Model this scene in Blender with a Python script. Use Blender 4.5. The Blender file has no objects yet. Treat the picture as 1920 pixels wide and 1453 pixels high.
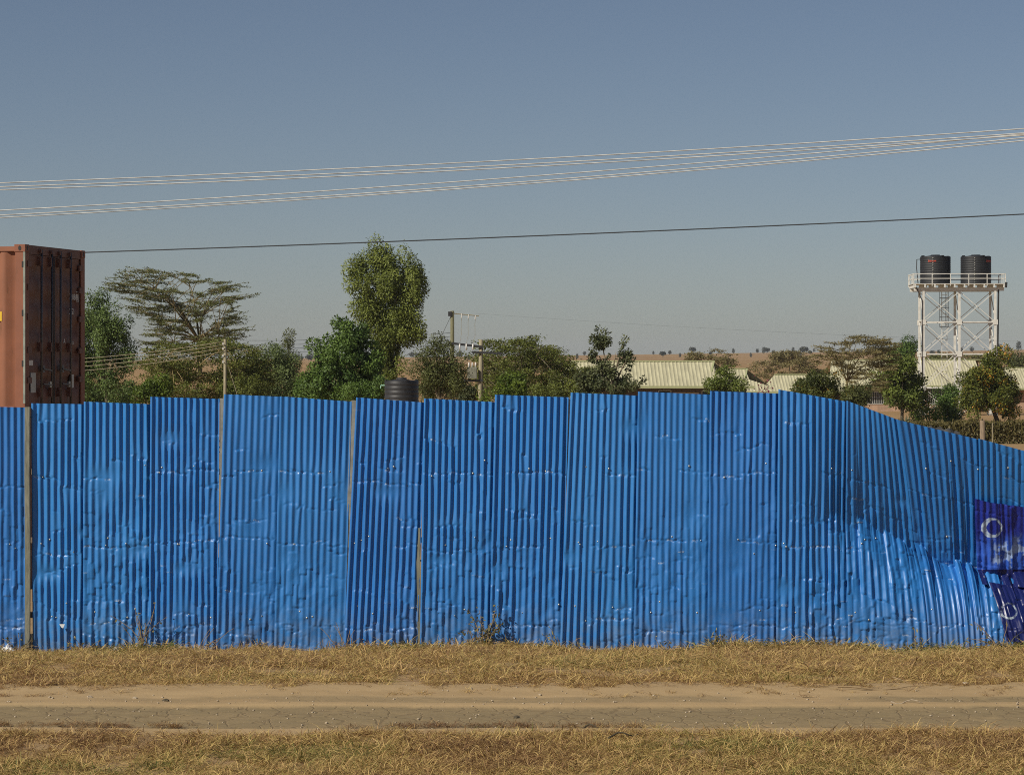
import bpy, bmesh, math, random
import numpy as np
from mathutils import Vector, Matrix, Euler

SC = bpy.context.scene
COL = SC.collection
# ------------------------------------------------------------------ camera, sky, sun, exposure
F = 5000.0          # focal length in photo pixels (photo 1920 wide)
EYE = 3.4           # eye height, metres
HOR = 680.0         # photo row of the eye level
cam_d = bpy.data.cameras.new('camera')
cam_d.sensor_width = 36.0
cam_d.lens = 36.0 * F / 1920.0
cam_d.shift_y = -(726.5 - HOR) / 1920.0
cam_d.clip_start = 0.5
cam_d.clip_end = 20000.0
cam = bpy.data.objects.new('camera', cam_d)
COL.objects.link(cam)
cam.location = (0, 0, EYE)
cam.rotation_euler = (math.radians(90), 0, 0)
SC.camera = cam

SUN_A, SUN_E = math.radians(53), math.radians(38)
sdir = Vector((-math.sin(SUN_A) * math.cos(SUN_E), -math.cos(SUN_A) * math.cos(SUN_E), math.sin(SUN_E)))
world = bpy.data.worlds.new('World')
SC.world = world
world.use_nodes = True
wn = world.node_tree.nodes
wl = world.node_tree.links
wn.clear()
sky = wn.new('ShaderNodeTexSky')
sky.sky_type = 'NISHITA'
sky.sun_disc = False
sky.sun_elevation = SUN_E
sky.sun_rotation = math.atan2(sdir.x, sdir.y)
sky.altitude = 1600.0
sky.air_density = 0.8
sky.dust_density = 1.8
sky.ozone_density = 1.5
bg = wn.new('ShaderNodeBackground')
bg.inputs['Strength'].default_value = 0.057
wo = wn.new('ShaderNodeOutputWorld')
tintn = wn.new('ShaderNodeMix'); tintn.data_type = 'RGBA'; tintn.blend_type = 'MULTIPLY'
tintn.inputs[0].default_value = 1.0
tintn.inputs[7].default_value = (1.05, 0.975, 0.945, 1.0)
wl.new(sky.outputs[0], tintn.inputs[6])
wl.new(tintn.outputs[2], bg.inputs['Color'])
wl.new(bg.outputs[0], wo.inputs['Surface'])

sun_d = bpy.data.lights.new('sun', 'SUN')
sun_d.energy = 4.6
sun_d.angle = math.radians(0.5)
sun_d.color = (1.0, 0.93, 0.80)
sun = bpy.data.objects.new('sun', sun_d)
COL.objects.link(sun)
sun.location = (-20, -20, 30)
sun.rotation_euler = sdir.to_track_quat('Z', 'Y').to_euler()
SC.view_settings.view_transform = 'Standard'
SC.view_settings.look = 'None'
SC.view_settings.exposure = 0.0
SC.view_settings.gamma = 1.0
SC.cycles.use_denoising = False
SC.cycles.filter_width = 1.0
SC.cycles.max_bounces = 6
SC.cycles.transparent_max_bounces = 8

# ------------------------------------------------------------------ helpers
RNG = np.random.default_rng(7)

def W(px, py, D):
    return Vector(((px - 960.0) / F * D, D, EYE + (HOR - py) / F * D))

def smooth(a, b, x):
    t = np.clip((np.asarray(x, float) - a) / (b - a), 0, 1)   # a > b gives a falling step
    return t * t * (3 - 2 * t)

_lat = np.random.default_rng(99).random((256, 256))
def vnoise(x, y):
    x = np.asarray(x, float); y = np.asarray(y, float)
    xi = np.floor(x).astype(int); yi = np.floor(y).astype(int)
    fx = x - xi; fy = y - yi
    fx = fx * fx * (3 - 2 * fx); fy = fy * fy * (3 - 2 * fy)
    a = _lat[xi & 255, yi & 255]; b = _lat[(xi + 1) & 255, yi & 255]
    c = _lat[xi & 255, (yi + 1) & 255]; d = _lat[(xi + 1) & 255, (yi + 1) & 255]
    return (a * (1 - fx) + b * fx) * (1 - fy) + (c * (1 - fx) + d * fx) * fy - 0.5

def tnoise(x, y):
    """lattice noise on flat triangles: facets with sharp edges, like creased sheet"""
    x = np.asarray(x, float); y = np.asarray(y, float)
    xi = np.floor(x).astype(int); yi = np.floor(y).astype(int)
    fx_ = x - xi; fy_ = y - yi
    def jl(i, j): return _lat[i & 255, j & 255]
    a, b, c, d = jl(xi, yi), jl(xi + 1, yi), jl(xi, yi + 1), jl(xi + 1, yi + 1)
    lo_ = a + (b - a) * fx_ + (d - b) * fy_
    hi_ = a + (d - c) * fx_ + (c - a) * fy_
    alt = (xi + yi) % 2 == 0
    lo2 = a + (b - a) * fx_ + (c - a) * fy_
    hi2 = d + (c - d) * (1 - fx_) + (b - d) * (1 - fy_)
    return np.where(alt, np.where(fx_ > fy_, lo_, hi_), np.where(fx_ + fy_ < 1, lo2, hi2)) - 0.5

def fbm(x, y, o=4):
    s = 0; a = 1.0
    for k in range(o):
        s = s + a * vnoise(np.asarray(x) * 2 ** k + 17.3 * k, np.asarray(y) * 2 ** k + 5.1 * k); a *= 0.5
    return s

def ground_z(x, y):
    y = np.asarray(y, float); x = np.asarray(x, float)
    z = np.interp(y, [0, 40, 130, 225, 320, 600, 1200, 2400, 2700, 6000],
                  [0, 0, -0.5, -1.05, -1.25, 0.6, 3.0, 9.5, 9.5, -30])
    # the ridge climbs towards the right
    k = smooth(500, 2400, y)
    z = z + k * np.clip(x, -600, 600) * 0.0125
    z = z + smooth(300, 900, y) * fbm(x / 300.0, y / 300.0, 3) * 1.6
    z = z + 0.03 * fbm(x * 0.5, y * 0.5, 3) * (1 - smooth(33.5, 60, y))
    z = z + smooth(29.8, 32.7, y) * (1 - smooth(33.0, 37, y)) * (-0.125 + 0.12 * vnoise(x * 0.55 + 3.3, 0.5) + 0.05 * vnoise(x * 1.9, 0.2))
    return z

def link(o, parent=None):
    COL.objects.link(o)
    if parent is not None:
        o.parent = parent
    return o

def tag(o, label=None, cat=None, group=None, kind=None):
    if label: o['label'] = label
    if cat: o['category'] = cat
    if group: o['group'] = group
    if kind: o['kind'] = kind
    return o

def empty(name, loc=(0, 0, 0), rz=0.0):
    o = bpy.data.objects.new(name, None)
    o.empty_display_size = 0.2
    o.location = loc
    o.rotation_euler = (0, 0, rz)
    COL.objects.link(o)
    return o

def mesh_np(name, V, Fc, smooth_shade=False):
    """V (N,3), Fc (M,k) array of equal-sized faces or list of arrays"""
    me = bpy.data.meshes.new(name)
    V = np.ascontiguousarray(V, dtype=np.float32)
    blocks = Fc if isinstance(Fc, list) else [Fc]
    blocks = [np.asarray(b, dtype=np.int32) for b in blocks if len(b)]
    me.vertices.add(len(V))
    me.vertices.foreach_set('co', V.ravel())
    nl = sum(b.size for b in blocks); nf = sum(len(b) for b in blocks)
    me.loops.add(nl)
    me.loops.foreach_set('vertex_index', np.concatenate([b.ravel() for b in blocks]))
    me.polygons.add(nf)
    tot = np.concatenate([np.full(len(b), b.shape[1], np.int32) for b in blocks])
    st = np.concatenate([[0], np.cumsum(tot)[:-1]]).astype(np.int32)
    me.polygons.foreach_set('loop_start', st)
    me.polygons.foreach_set('loop_total', tot)
    me.update(calc_edges=True)
    if smooth_shade:
        me.polygons.foreach_set('use_smooth', np.ones(nf, bool))
    return me

def mobj(name, me, mat, parent=None):
    o = bpy.data.objects.new(name, me)
    if mat is not None:
        me.materials.append(mat)
    return link(o, parent)

class MB:
    """collects boxes, bars, tubes, lathes; build() links them as one mesh object"""
    def __init__(self): self.v = []; self.f = []; self.sm = False
    def quad(self, *pts):
        n = len(self.v); self.v += [tuple(p) for p in pts]; self.f.append(tuple(range(n, n + len(pts)))); return self
    def box(self, c, s, R=None):
        n = len(self.v)
        for dx, dy, dz in ((-1,-1,-1),(1,-1,-1),(1,1,-1),(-1,1,-1),(-1,-1,1),(1,-1,1),(1,1,1),(-1,1,1)):
            p = Vector((dx * s[0] / 2, dy * s[1] / 2, dz * s[2] / 2))
            if R is not None: p = R @ p
            self.v.append((c[0] + p.x, c[1] + p.y, c[2] + p.z))
        for q in ((0,3,2,1),(4,5,6,7),(0,1,5,4),(1,2,6,5),(2,3,7,6),(3,0,4,7)):
            self.f.append(tuple(n + i for i in q))
        return self
    def span(self, a, b):
        return self.box([(a[i] + b[i]) / 2 for i in range(3)], [abs(b[i] - a[i]) for i in range(3)])
    def bar(self, a, b, w, h=None):
        a = Vector(a); b = Vector(b); d = b - a
        if d.length < 1e-6: return self
        q = d.to_track_quat('Z', 'Y').to_matrix()
        return self.box((a + b) / 2, (w, h or w, d.length), q)
    def tube(self, pts, rads, n=6, cap=True):
        pts = [Vector(p) for p in pts]
        if not hasattr(rads, '__len__'): rads = [rads] * len(pts)
        base = len(self.v); up = Vector((0.13, 0.21, 1)).normalized()
        for i, p in enumerate(pts):
            t = (pts[min(i + 1, len(pts) - 1)] - pts[max(i - 1, 0)]).normalized()
            u = t.cross(up)
            if u.length < 1e-3: u = t.cross(Vector((1, 0, 0)))
            u.normalize(); w = t.cross(u)
            for k in range(n):
                a = 2 * math.pi * k / n
                q = p + (u * math.cos(a) + w * math.sin(a)) * rads[i]
                self.v.append(tuple(q))
        for i in range(len(pts) - 1):
            for k in range(n):
                self.f.append((base + i * n + k, base + i * n + (k + 1) % n, base + (i + 1) * n + (k + 1) % n, base + (i + 1) * n + k))
        if cap:
            self.f.append(tuple(base + k for k in range(n))[::-1])
            self.f.append(tuple(base + (len(pts) - 1) * n + k for k in range(n)))
        return self
    def lathe(self, c, prof, n=24):
        base = len(self.v)
        for r, z in prof:
            for k in range(n):
                a = 2 * math.pi * k / n
                self.v.append((c[0] + r * math.cos(a), c[1] + r * math.sin(a), c[2] + z))
        for i in range(len(prof) - 1):
            for k in range(n):
                self.f.append((base + i * n + k, base + i * n + (k + 1) % n, base + (i + 1) * n + (k + 1) % n, base + (i + 1) * n + k))
        self.f.append(tuple(base + k for k in range(n))[::-1])
        self.f.append(tuple(base + (len(prof) - 1) * n + k for k in range(n)))
        return self
    def build(self, name, mat, parent=None, smooth_shade=False, bevel=0):
        me = bpy.data.meshes.new(name)
        me.from_pydata(self.v, [], self.f)
        me.update()
        if bevel:
            bm = bmesh.new(); bm.from_mesh(me)
            bmesh.ops.bevel(bm, geom=bm.edges[:], offset=bevel, segments=1, affect='EDGES')
            bm.to_mesh(me); bm.free()
        if smooth_shade:
            me.polygons.foreach_set('use_smooth', np.ones(len(me.polygons), bool))
        return mobj(name, me, mat, parent)

# ------------------------------------------------------------------ materials
def nd(nt, typ, **kw):
    n = nt.nodes.new(typ)
    for k, v in kw.items(): setattr(n, k, v)
    return n

def new_mat(name):
    m = bpy.data.materials.new(name); m.use_nodes = True
    nt = m.node_tree
    p = nt.nodes['Principled BSDF']
    return m, nt, p

def rgb(c): return (c[0], c[1], c[2], 1.0)

def ramp(nt, fac, stops):
    r = nd(nt, 'ShaderNodeValToRGB')
    e = r.color_ramp.elements
    while len(e) < len(stops): e.new(0.5)
    for i, (pos, c) in enumerate(stops):
        e[i].position = pos; e[i].color = rgb(c)
    nt.links.new(fac, r.inputs['Fac'])
    return r.outputs['Color']

def noise(nt, scale, detail=4, rough=0.6, vec=None, stretch=None):
    n = nd(nt, 'ShaderNodeTexNoise')
    n.inputs['Scale'].default_value = scale
    n.inputs['Detail'].default_value = detail
    n.inputs['Roughness'].default_value = rough
    if vec is None:
        tc = nd(nt, 'ShaderNodeTexCoord'); vec = tc.outputs['Object']
    if stretch:
        mp = nd(nt, 'ShaderNodeMapping'); mp.inputs['Scale'].default_value = stretch
        nt.links.new(vec, mp.inputs['Vector']); vec = mp.outputs['Vector']
    nt.links.new(vec, n.inputs['Vector'])
    return n.outputs['Fac']

def mixc(nt, fac, a, b, mode='MIX'):
    m = nd(nt, 'ShaderNodeMix', data_type='RGBA', blend_type=mode)
    for s, v in ((m.inputs[0], fac), (m.inputs[6], a), (m.inputs[7], b)):
        if hasattr(v, 'is_linked'): nt.links.new(v, s)
        elif isinstance(v, (int, float)): s.default_value = v
        else: s.default_value = rgb(v)
    return m.outputs[2]

def math_n(nt, op, a, b=None, c=None, clamp=False):
    m = nd(nt, 'ShaderNodeMath', operation=op); m.use_clamp = clamp
    for s, v in zip(m.inputs, (a, b, c)):
        if v is None: continue
        if hasattr(v, 'is_linked'): nt.links.new(v, s)
        else: s.default_value = v
    return m.outputs[0]

def maprange(nt, v, a, b, c=0.0, d=1.0):
    m = nd(nt, 'ShaderNodeMapRange'); nt.links.new(v, m.inputs[0])
    for i, k in enumerate((a, b, c, d)): m.inputs[i + 1].default_value = k
    return m.outputs[0]

def plain(name, c, rough=0.6, metal=0.0, var=0.25, scale=6.0, spec=0.5, stretch=None, dark=None):
    m, nt, p = new_mat(name)
    f = noise(nt, scale, 5, 0.65, stretch=stretch)
    d = dark or tuple(k * (1 - var) for k in c)
    l = tuple(min(1, k * (1 + var * 0.5)) for k in c)
    nt.links.new(ramp(nt, f, [(0.3, d), (0.7, l)]), p.inputs['Base Color'])
    p.inputs['Roughness'].default_value = rough
    p.inputs['Metallic'].default_value = metal
    p.inputs['Specular IOR Level'].default_value = spec
    return m

def leaf_mat(name, dark, light, transl=0.25, odd=None):
    m, nt, p = new_mat(name)
    at = nd(nt, 'ShaderNodeAttribute', attribute_name='tint')
    stops = [(0.0, dark), (0.9, light)]
    if odd: stops = [(0.0, dark), (0.90, light), (0.97, odd)]
    colr = ramp(nt, at.outputs['Fac'], stops)
    nt.links.new(colr, p.inputs['Base Color'])
    p.inputs['Roughness'].default_value = 0.55
    p.inputs['Specular IOR Level'].default_value = 0.3
    t = nd(nt, 'ShaderNodeBsdfTranslucent')
    nt.links.new(colr, t.inputs['Color'])
    mx = nd(nt, 'ShaderNodeMixShader'); mx.inputs[0].default_value = transl
    out = nt.nodes['Material Output']
    nt.links.new(p.outputs[0], mx.inputs[1]); nt.links.new(t.outputs[0], mx.inputs[2])
    nt.links.new(mx.outputs[0], out.inputs['Surface'])
    return m

M = {}
M['galv'] = plain('galvanised', (0.42, 0.42, 0.38), 0.45, 0.6, 0.35, 9.0)
M['galv_old'] = plain('weathered_galvanised', (0.27, 0.27, 0.21), 0.5, 0.3, 0.45, 5.0, stretch=(6, 6, 1))
M['timber'] = plain('old_timber', (0.24, 0.17, 0.11), 0.85, 0, 0.5, 12.0, stretch=(8, 8, 1))
M['timber_grey'] = plain('grey_pole_timber', (0.30, 0.26, 0.17), 0.85, 0, 0.4, 5.0, stretch=(8, 8, 1))
M['timber_green'] = plain('greenish_pole_timber', (0.16, 0.15, 0.08), 0.85, 0, 0.4, 5.0, stretch=(8, 8, 1))
M['white_steel'] = plain('white_painted_steel', (0.66, 0.65, 0.60), 0.5, 0, 0.18, 3.0)
M['tank'] = plain('black_polythene', (0.012, 0.013, 0.016), 0.62, 0, 0.3, 4.0)
M['tank_dusty'] = plain('dusty_black_polythene', (0.026, 0.026, 0.028), 0.5, 0, 0.4, 4.0)
M['red_print'] = plain('red_print', (0.45, 0.05, 0.02), 0.5, 0, 0.1)
M['white_print'] = plain('worn_white_print', (0.78, 0.76, 0.70), 0.6, 0, 0.3, 40.0)
M['black'] = plain('black_rubber', (0.012, 0.012, 0.012), 0.6, 0, 0.3)
M['iron'] = plain('dark_iron', (0.05, 0.05, 0.052), 0.5, 0.3, 0.3)
M['bar_steel'] = plain('lock_bar_steel', (0.10, 0.10, 0.105), 0.5, 0.3, 0.4, 20.0)
M['wire'] = plain('aluminium_cable', (0.58, 0.575, 0.54), 0.4, 0.0, 0.3, 4.0)
M['wire_dark'] = plain('insulated_cable', (0.045, 0.05, 0.055), 0.5, 0.0, 0.2)
M['wire_old'] = plain('weathered_wire', (0.34, 0.30, 0.20), 0.5, 0.2, 0.3)
M['ceramic'] = plain('ceramic', (0.62, 0.60, 0.56), 0.3, 0, 0.1)
M['roof_cream'] = plain('cream_roof_sheet', (0.50, 0.47, 0.31), 0.6, 0, 0.25, 1.6, stretch=(2.2, 0.35, 0.35))
M['roof_trim'] = plain('pale_green_trim', (0.36, 0.38, 0.20), 0.6, 0, 0.1)
M['bare_edge'] = plain('chalky_bare_metal', (0.26, 0.29, 0.25), 0.7, 0, 0.5, 5.0)
M['wall_dark'] = plain('dark_brown_wall', (0.13, 0.09, 0.065), 0.8, 0, 0.3)
M['wall_pink'] = plain('pinkish_plaster', (0.42, 0.28, 0.19), 0.8, 0, 0.3, 2.0)
M['wall_cream'] = plain('cream_plaster', (0.48, 0.38, 0.25), 0.8, 0, 0.2, 2.0)
M['glass'] = plain('window_glass', (0.03, 0.035, 0.04), 0.08, 0, 0.2)
M['grille'] = plain('pale_grille', (0.50, 0.50, 0.46), 0.5, 0, 0.1)
M['bark_acacia'] = plain('acacia_bark', (0.20, 0.16, 0.075), 0.9, 0, 0.4, 6.0)
M['bark_pale'] = plain('pale_yellow_bark', (0.42, 0.31, 0.14), 0.8, 0, 0.35, 6.0)
M['bark_dark'] = plain('dark_bark', (0.085, 0.068, 0.042), 0.9, 0, 0.4, 6.0)
M['bark_grey'] = plain('grey_bark', (0.22, 0.18, 0.12), 0.9, 0, 0.4, 6.0)
M['twig'] = plain('dry_twig', (0.30, 0.21, 0.11), 0.9, 0, 0.4, 8.0)
M['masonry'] = plain('concrete_block', (0.30, 0.27, 0.23), 0.9, 0, 0.3, 4.0)
M['yellow'] = plain('yellow_decal', (0.75, 0.47, 0.03), 0.5, 0, 0.1)
M['netting'] = plain('grey_shade_net', (0.055, 0.055, 0.055), 0.9, 0, 0.5, 3.0)
M['plastic_white'] = plain('white_plastic', (0.75, 0.76, 0.78), 0.4, 0, 0.1)
M['plastic_green'] = plain('green_plastic_pipe', (0.30, 0.52, 0.40), 0.4, 0, 0.1)
M['stone'] = plain('pale_stone', (0.42, 0.34, 0.24), 0.9, 0, 0.3, 8.0)

# foliage
M['l_weep'] = leaf_mat('weeping_leaves', (0.057, 0.094, 0.025), (0.166, 0.235, 0.062))
M['l_acacia'] = leaf_mat('acacia_leaves', (0.081, 0.097, 0.033), (0.186, 0.207, 0.076))
M['l_acacia_dk'] = leaf_mat('dense_acacia_leaves', (0.069, 0.085, 0.016), (0.179, 0.205, 0.041))
M['l_bright'] = leaf_mat('bright_leaves', (0.058, 0.095, 0.012), (0.145, 0.20, 0.026))
M['l_euc'] = leaf_mat('eucalyptus_leaves', (0.085, 0.110, 0.016), (0.255, 0.297, 0.062))
M['l_green'] = leaf_mat('green_leaves', (0.044, 0.085, 0.018), (0.145, 0.228, 0.044))
M['l_feather'] = leaf_mat('feathery_leaves', (0.082, 0.114, 0.036), (0.211, 0.268, 0.089))
M['l_olive'] = leaf_mat('olive_leaves', (0.062, 0.074, 0.022), (0.150, 0.168, 0.050))
M['l_fresh'] = leaf_mat('fresh_leaves', (0.070, 0.100, 0.018), (0.190, 0.240, 0.045))
M['l_sparse'] = leaf_mat('dark_broad_leaves', (0.036, 0.052, 0.019), (0.138, 0.154, 0.065))
M['l_thorn'] = leaf_mat('thorn_leaves', (0.145, 0.130, 0.055), (0.268, 0.227, 0.097))
M['l_flower'] = leaf_mat('flowering_leaves', (0.060, 0.082, 0.015), (0.214, 0.223, 0.033), odd=(0.600, 0.281, 0.028))
M['l_dark'] = leaf_mat('dark_bush_leaves', (0.042, 0.055, 0.013), (0.121, 0.138, 0.029), odd=(0.324, 0.194, 0.032))
M['l_hedge'] = leaf_mat('dry_hedge_leaves', (0.081, 0.070, 0.022), (0.162, 0.135, 0.043))
M['l_far'] = leaf_mat('far_tree_leaves', (0.04, 0.045, 0.034), (0.075, 0.08, 0.056))  # leaf colour lightened to put distance haze into it
M['l_agave'] = leaf_mat('agave_leaves', (0.14, 0.17, 0.10), (0.26, 0.29, 0.17))
M['l_magenta'] = leaf_mat('magenta_flowers', (0.12, 0.02, 0.05), (0.30, 0.05, 0.11))

def fence_mat():
    m, nt, p = new_mat('blue_painted_sheet')
    tc = nd(nt, 'ShaderNodeTexCoord')
    obi = nd(nt, 'ShaderNodeObjectInfo')
    f1 = noise(nt, 1.3, 5, 0.6, tc.outputs['Object'])
    f2 = noise(nt, 22.0, 4, 0.6, tc.outputs['Object'], stretch=(1, 1, 0.25))
    base = ramp(nt, f1, [(0.3, (0.021, 0.168, 0.465)), (0.7, (0.031, 0.210, 0.550))])
    base = mixc(nt, maprange(nt, f2, 0.45, 0.8, 0.0, 0.25), base, (0.05, 0.20, 0.50))
    base = mixc(nt, maprange(nt, obi.outputs['Random'], 0, 1, 0.0, 0.5), base, (0.014, 0.105, 0.40))
    # rain-splashed dust near the foot
    sep = nd(nt, 'ShaderNodeSeparateXYZ'); nt.links.new(tc.outputs['Object'], sep.inputs[0])
    dz = maprange(nt, sep.outputs['Z'], 0.0, 0.5, 0.55, 0.0)
    f3 = noise(nt, 7.0, 5, 0.7, tc.outputs['Object'])
    base = mixc(nt, math_n(nt, 'MULTIPLY', dz, maprange(nt, f3, 0.35, 0.7)), base, (0.16, 0.17, 0.17))
    at = nd(nt, 'ShaderNodeAttribute', attribute_name='wear_glint')
    f4 = noise(nt, 60.0, 3, 0.6, tc.outputs['Object'])
    w = math_n(nt, 'MULTIPLY', at.outputs['Fac'], maprange(nt, f4, 0.45, 0.56), clamp=True)
    base = mixc(nt, w, base, (0.55, 0.62, 0.70))  # scraped bare metal, and small glints painted along the creases
    nt.links.new(base, p.inputs['Base Color'])
    nt.links.new(maprange(nt, f3, 0.3, 0.7, 0.33, 0.52), p.inputs['Roughness'])
    p.inputs['Specular IOR Level'].default_value = 0.55
    return m
M['blue'] = fence_mat()

def advert_mat():
    """dark blue printed sheet with pale ring marks; UV = photo-sheet coordinates"""
    m, nt, p = new_mat('printed_blue_sheet')
    uv = nd(nt, 'ShaderNodeUVMap'); uv.uv_map = 'print'
    sep = nd(nt, 'ShaderNodeSeparateXYZ'); nt.links.new(uv.outputs[0], sep.inputs[0])
    X, Y = sep.outputs['X'], sep.outputs['Y']
    tc = nd(nt, 'ShaderNodeTexCoord')
    nz = noise(nt, 9.0, 4, 0.6, tc.outputs['Object'])
    base = ramp(nt, nz, [(0.3, (0.012, 0.020, 0.22)), (0.7, (0.02, 0.045, 0.36))])
    lowmask = math_n(nt, 'GREATER_THAN', Y, 1073.0)
    base = mixc(nt, lowmask, base, (0.008, 0.014, 0.10))
    # mid band of brighter blue and pale streaks
    band = math_n(nt, 'MULTIPLY', maprange(nt, Y, 1000, 1030, 0, 1), math_n(nt, 'LESS_THAN', Y, 1073.0))
    base = mixc(nt, math_n(nt, 'MULTIPLY', band, 0.75), base, (0.04, 0.14, 0.62))
    pale = math_n(nt, 'MULTIPLY', band, maprange(nt, noise(nt, 5.0, 3, 0.6, tc.outputs['Object'], stretch=(1.4, 1, 1)), 0.50, 0.56))
    pale = math_n(nt, 'MULTIPLY', pale, maprange(nt, X, 1866, 1880, 0, 1))
    base = mixc(nt, math_n(nt, 'MULTIPLY', pale, 0.8), base, (0.35, 0.48, 0.72))
    nzd = noise(nt, 16.0, 3, 0.6, tc.outputs['Object'])
    X = math_n(nt, 'ADD', X, math_n(nt, 'MULTIPLY_ADD', nzd, 9.0, -4.5)); Y = math_n(nt, 'ADD', Y, math_n(nt, 'MULTIPLY_ADD', nz, 8.0, -4.0))
    def ring(cx, cy, r0, r1, sx):
        dx = math_n(nt, 'MULTIPLY', math_n(nt, 'SUBTRACT', X, cx), sx)
        dy = math_n(nt, 'SUBTRACT', Y, cy)
        r = math_n(nt, 'SQRT', math_n(nt, 'ADD', math_n(nt, 'MULTIPLY', dx, dx), math_n(nt, 'MULTIPLY', dy, dy)))
        return math_n(nt, 'MULTIPLY', math_n(nt, 'GREATER_THAN', r, r0), math_n(nt, 'LESS_THAN', r, r1))
    dx2 = 3.0
    a = ring(1868, 992, 0, 19, 0.95)
    inner = ring(1871, 991, 0, 13.5, 1.05)
    a = math_n(nt, 'SUBTRACT', a, inner, clamp=True)
    b = ring(1893, 1146, 12.0, 15.5, 0.92)
    base = mixc(nt, math_n(nt, 'MULTIPLY', a, maprange(nt, nzd, 0.35, 0.6, 0.25, 0.9)), base, (0.50, 0.62, 0.72))
    base = mixc(nt, math_n(nt, 'MULTIPLY', b, maprange(nt, nzd, 0.4, 0.6, 0.05, 0.75)), base, (0.40, 0.48, 0.53))
    nt.links.new(base, p.inputs['Base Color'])
    p.inputs['Roughness'].default_value = 0.36
    return m
M['advert'] = advert_mat()

def container_mat(name, c, rust=0.5):
    m, nt, p = new_mat(name)
    f = noise(nt, 2.0, 5, 0.65)
    g = noise(nt, 9.0, 6, 0.7, stretch=(1, 1, 0.22))
    base = ramp(nt, f, [(0.3, tuple(k * 0.82 for k in c)), (0.7, tuple(k * 1.1 for k in c))])
    base = mixc(nt, maprange(nt, g, 0.60, 0.70, 0, rust), base, (0.10, 0.045, 0.015))
    h = noise(nt, 14.0, 5, 0.7)
    base = mixc(nt, maprange(nt, h, 0.70, 0.76, 0, 0.7), base, (0.45, 0.30, 0.22))
    nt.links.new(base, p.inputs['Base Color'])
    p.inputs['Roughness'].default_value = 0.62
    return m
M['c_red'] = container_mat('red_oxide_paint', (0.265, 0.100, 0.050))
M['c_door'] = container_mat('brown_door_paint', (0.17, 0.075, 0.05), 0.3)
M['c_post'] = container_mat('red_post_paint', (0.245, 0.088, 0.046), 0.9)

def soil_mat():
    m, nt, p = new_mat('dry_soil')
    a = noise(nt, 0.35, 6, 0.65); b = noise(nt, 9.0, 6, 0.7)
    base = ramp(nt, a, [(0.3, (0.30, 0.20, 0.105)), (0.7, (0.38, 0.265, 0.145))])
    base = mixc(nt, maprange(nt, b, 0.4, 0.75, 0, 0.5), base, (0.20, 0.13, 0.06))
    far = noise(nt, 0.02, 5, 0.7)
    geo = nd(nt, 'ShaderNodeNewGeometry'); sep = nd(nt, 'ShaderNodeSeparateXYZ')
    nt.links.new(geo.outputs['Position'], sep.inputs[0])
    fm = maprange(nt, sep.outputs['Y'], 60, 300, 0, 1)
    farc = ramp(nt, far, [(0.35, (0.26, 0.158, 0.070)), (0.65, (0.37, 0.235, 0.110))])
    base = mixc(nt, fm, base, farc)
    nt.links.new(base, p.inputs['Base Color'])
    p.inputs['Roughness'].default_value = 0.95
    p.inputs['Specular IOR Level'].default_value = 0.15
    bm = nd(nt, 'ShaderNodeBump'); bm.inputs['Strength'].default_value = 0.4; bm.inputs['Distance'].default_value = 0.03
    nt.links.new(b, bm.inputs['Height']); nt.links.new(bm.outputs[0], p.inputs['Normal'])
    return m
M['soil'] = soil_mat()

def track_mat():
    m, nt, p = new_mat('dirt_track_soil')
    tc = nd(nt, 'ShaderNodeTexCoord')
    a = noise(nt, 1.2, 6, 0.65, tc.outputs['Object'], stretch=(0.5, 2.0, 1)); b = noise(nt, 30.0, 5, 0.7, tc.outputs['Object'])
    dust = ramp(nt, a, [(0.3, (0.35, 0.245, 0.130)), (0.7, (0.42, 0.302, 0.165))])
    comp = ramp(nt, b, [(0.3, (0.225, 0.172, 0.095)), (0.7, (0.275, 0.208, 0.118))])
    at = nd(nt, 'ShaderNodeAttribute', attribute_name='rut')
    c = mixc(nt, at.outputs['Fac'], dust, comp)
    c = mixc(nt, maprange(nt, b, 0.62, 0.8, 0, 0.5), c, (0.25, 0.17, 0.09))
    wv = nd(nt, 'ShaderNodeTexNoise'); wv.inputs['Scale'].default_value = 3.0; nt.links.new(tc.outputs['Object'], wv.inputs['Vector'])
    va = nd(nt, 'ShaderNodeVectorMath', operation='MULTIPLY_ADD'); nt.links.new(wv.outputs['Color'], va.inputs[0]); va.inputs[1].default_value = (0.35, 0.5, 0); nt.links.new(tc.outputs['Object'], va.inputs[2])
    mp2 = nd(nt, 'ShaderNodeMapping'); mp2.inputs['Scale'].default_value = (1.0, 0.75, 1.0); mp2.inputs['Rotation'].default_value = (0, 0, 0.5); nt.links.new(va.outputs[0], mp2.inputs['Vector'])
    vo = nd(nt, 'ShaderNodeTexVoronoi', feature='DISTANCE_TO_EDGE'); vo.inputs['Scale'].default_value = 3.6; nt.links.new(mp2.outputs[0], vo.inputs['Vector'])
    ck = math_n(nt, 'MULTIPLY', maprange(nt, vo.outputs['Distance'], 0.0, 0.045, 1.0, 0.0), maprange(nt, at.outputs['Fac'], 0.4, 0.8))
    c = mixc(nt, math_n(nt, 'MULTIPLY', ck, 0.55), c, (0.17, 0.12, 0.07))  # crack lines darkened in the colour for the shade inside them
    nt.links.new(c, p.inputs['Base Color'])
    p.inputs['Roughness'].default_value = 0.95
    p.inputs['Specular IOR Level'].default_value = 0.1
    bm = nd(nt, 'ShaderNodeBump'); bm.inputs['Strength'].default_value = 0.35; bm.inputs['Distance'].default_value = 0.015
    nt.links.new(math_n(nt, 'SUBTRACT', b, math_n(nt, 'MULTIPLY', ck, 1.2)), bm.inputs['Height']); nt.links.new(bm.outputs[0], p.inputs['Normal'])
    return m
M['track'] = track_mat()

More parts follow.
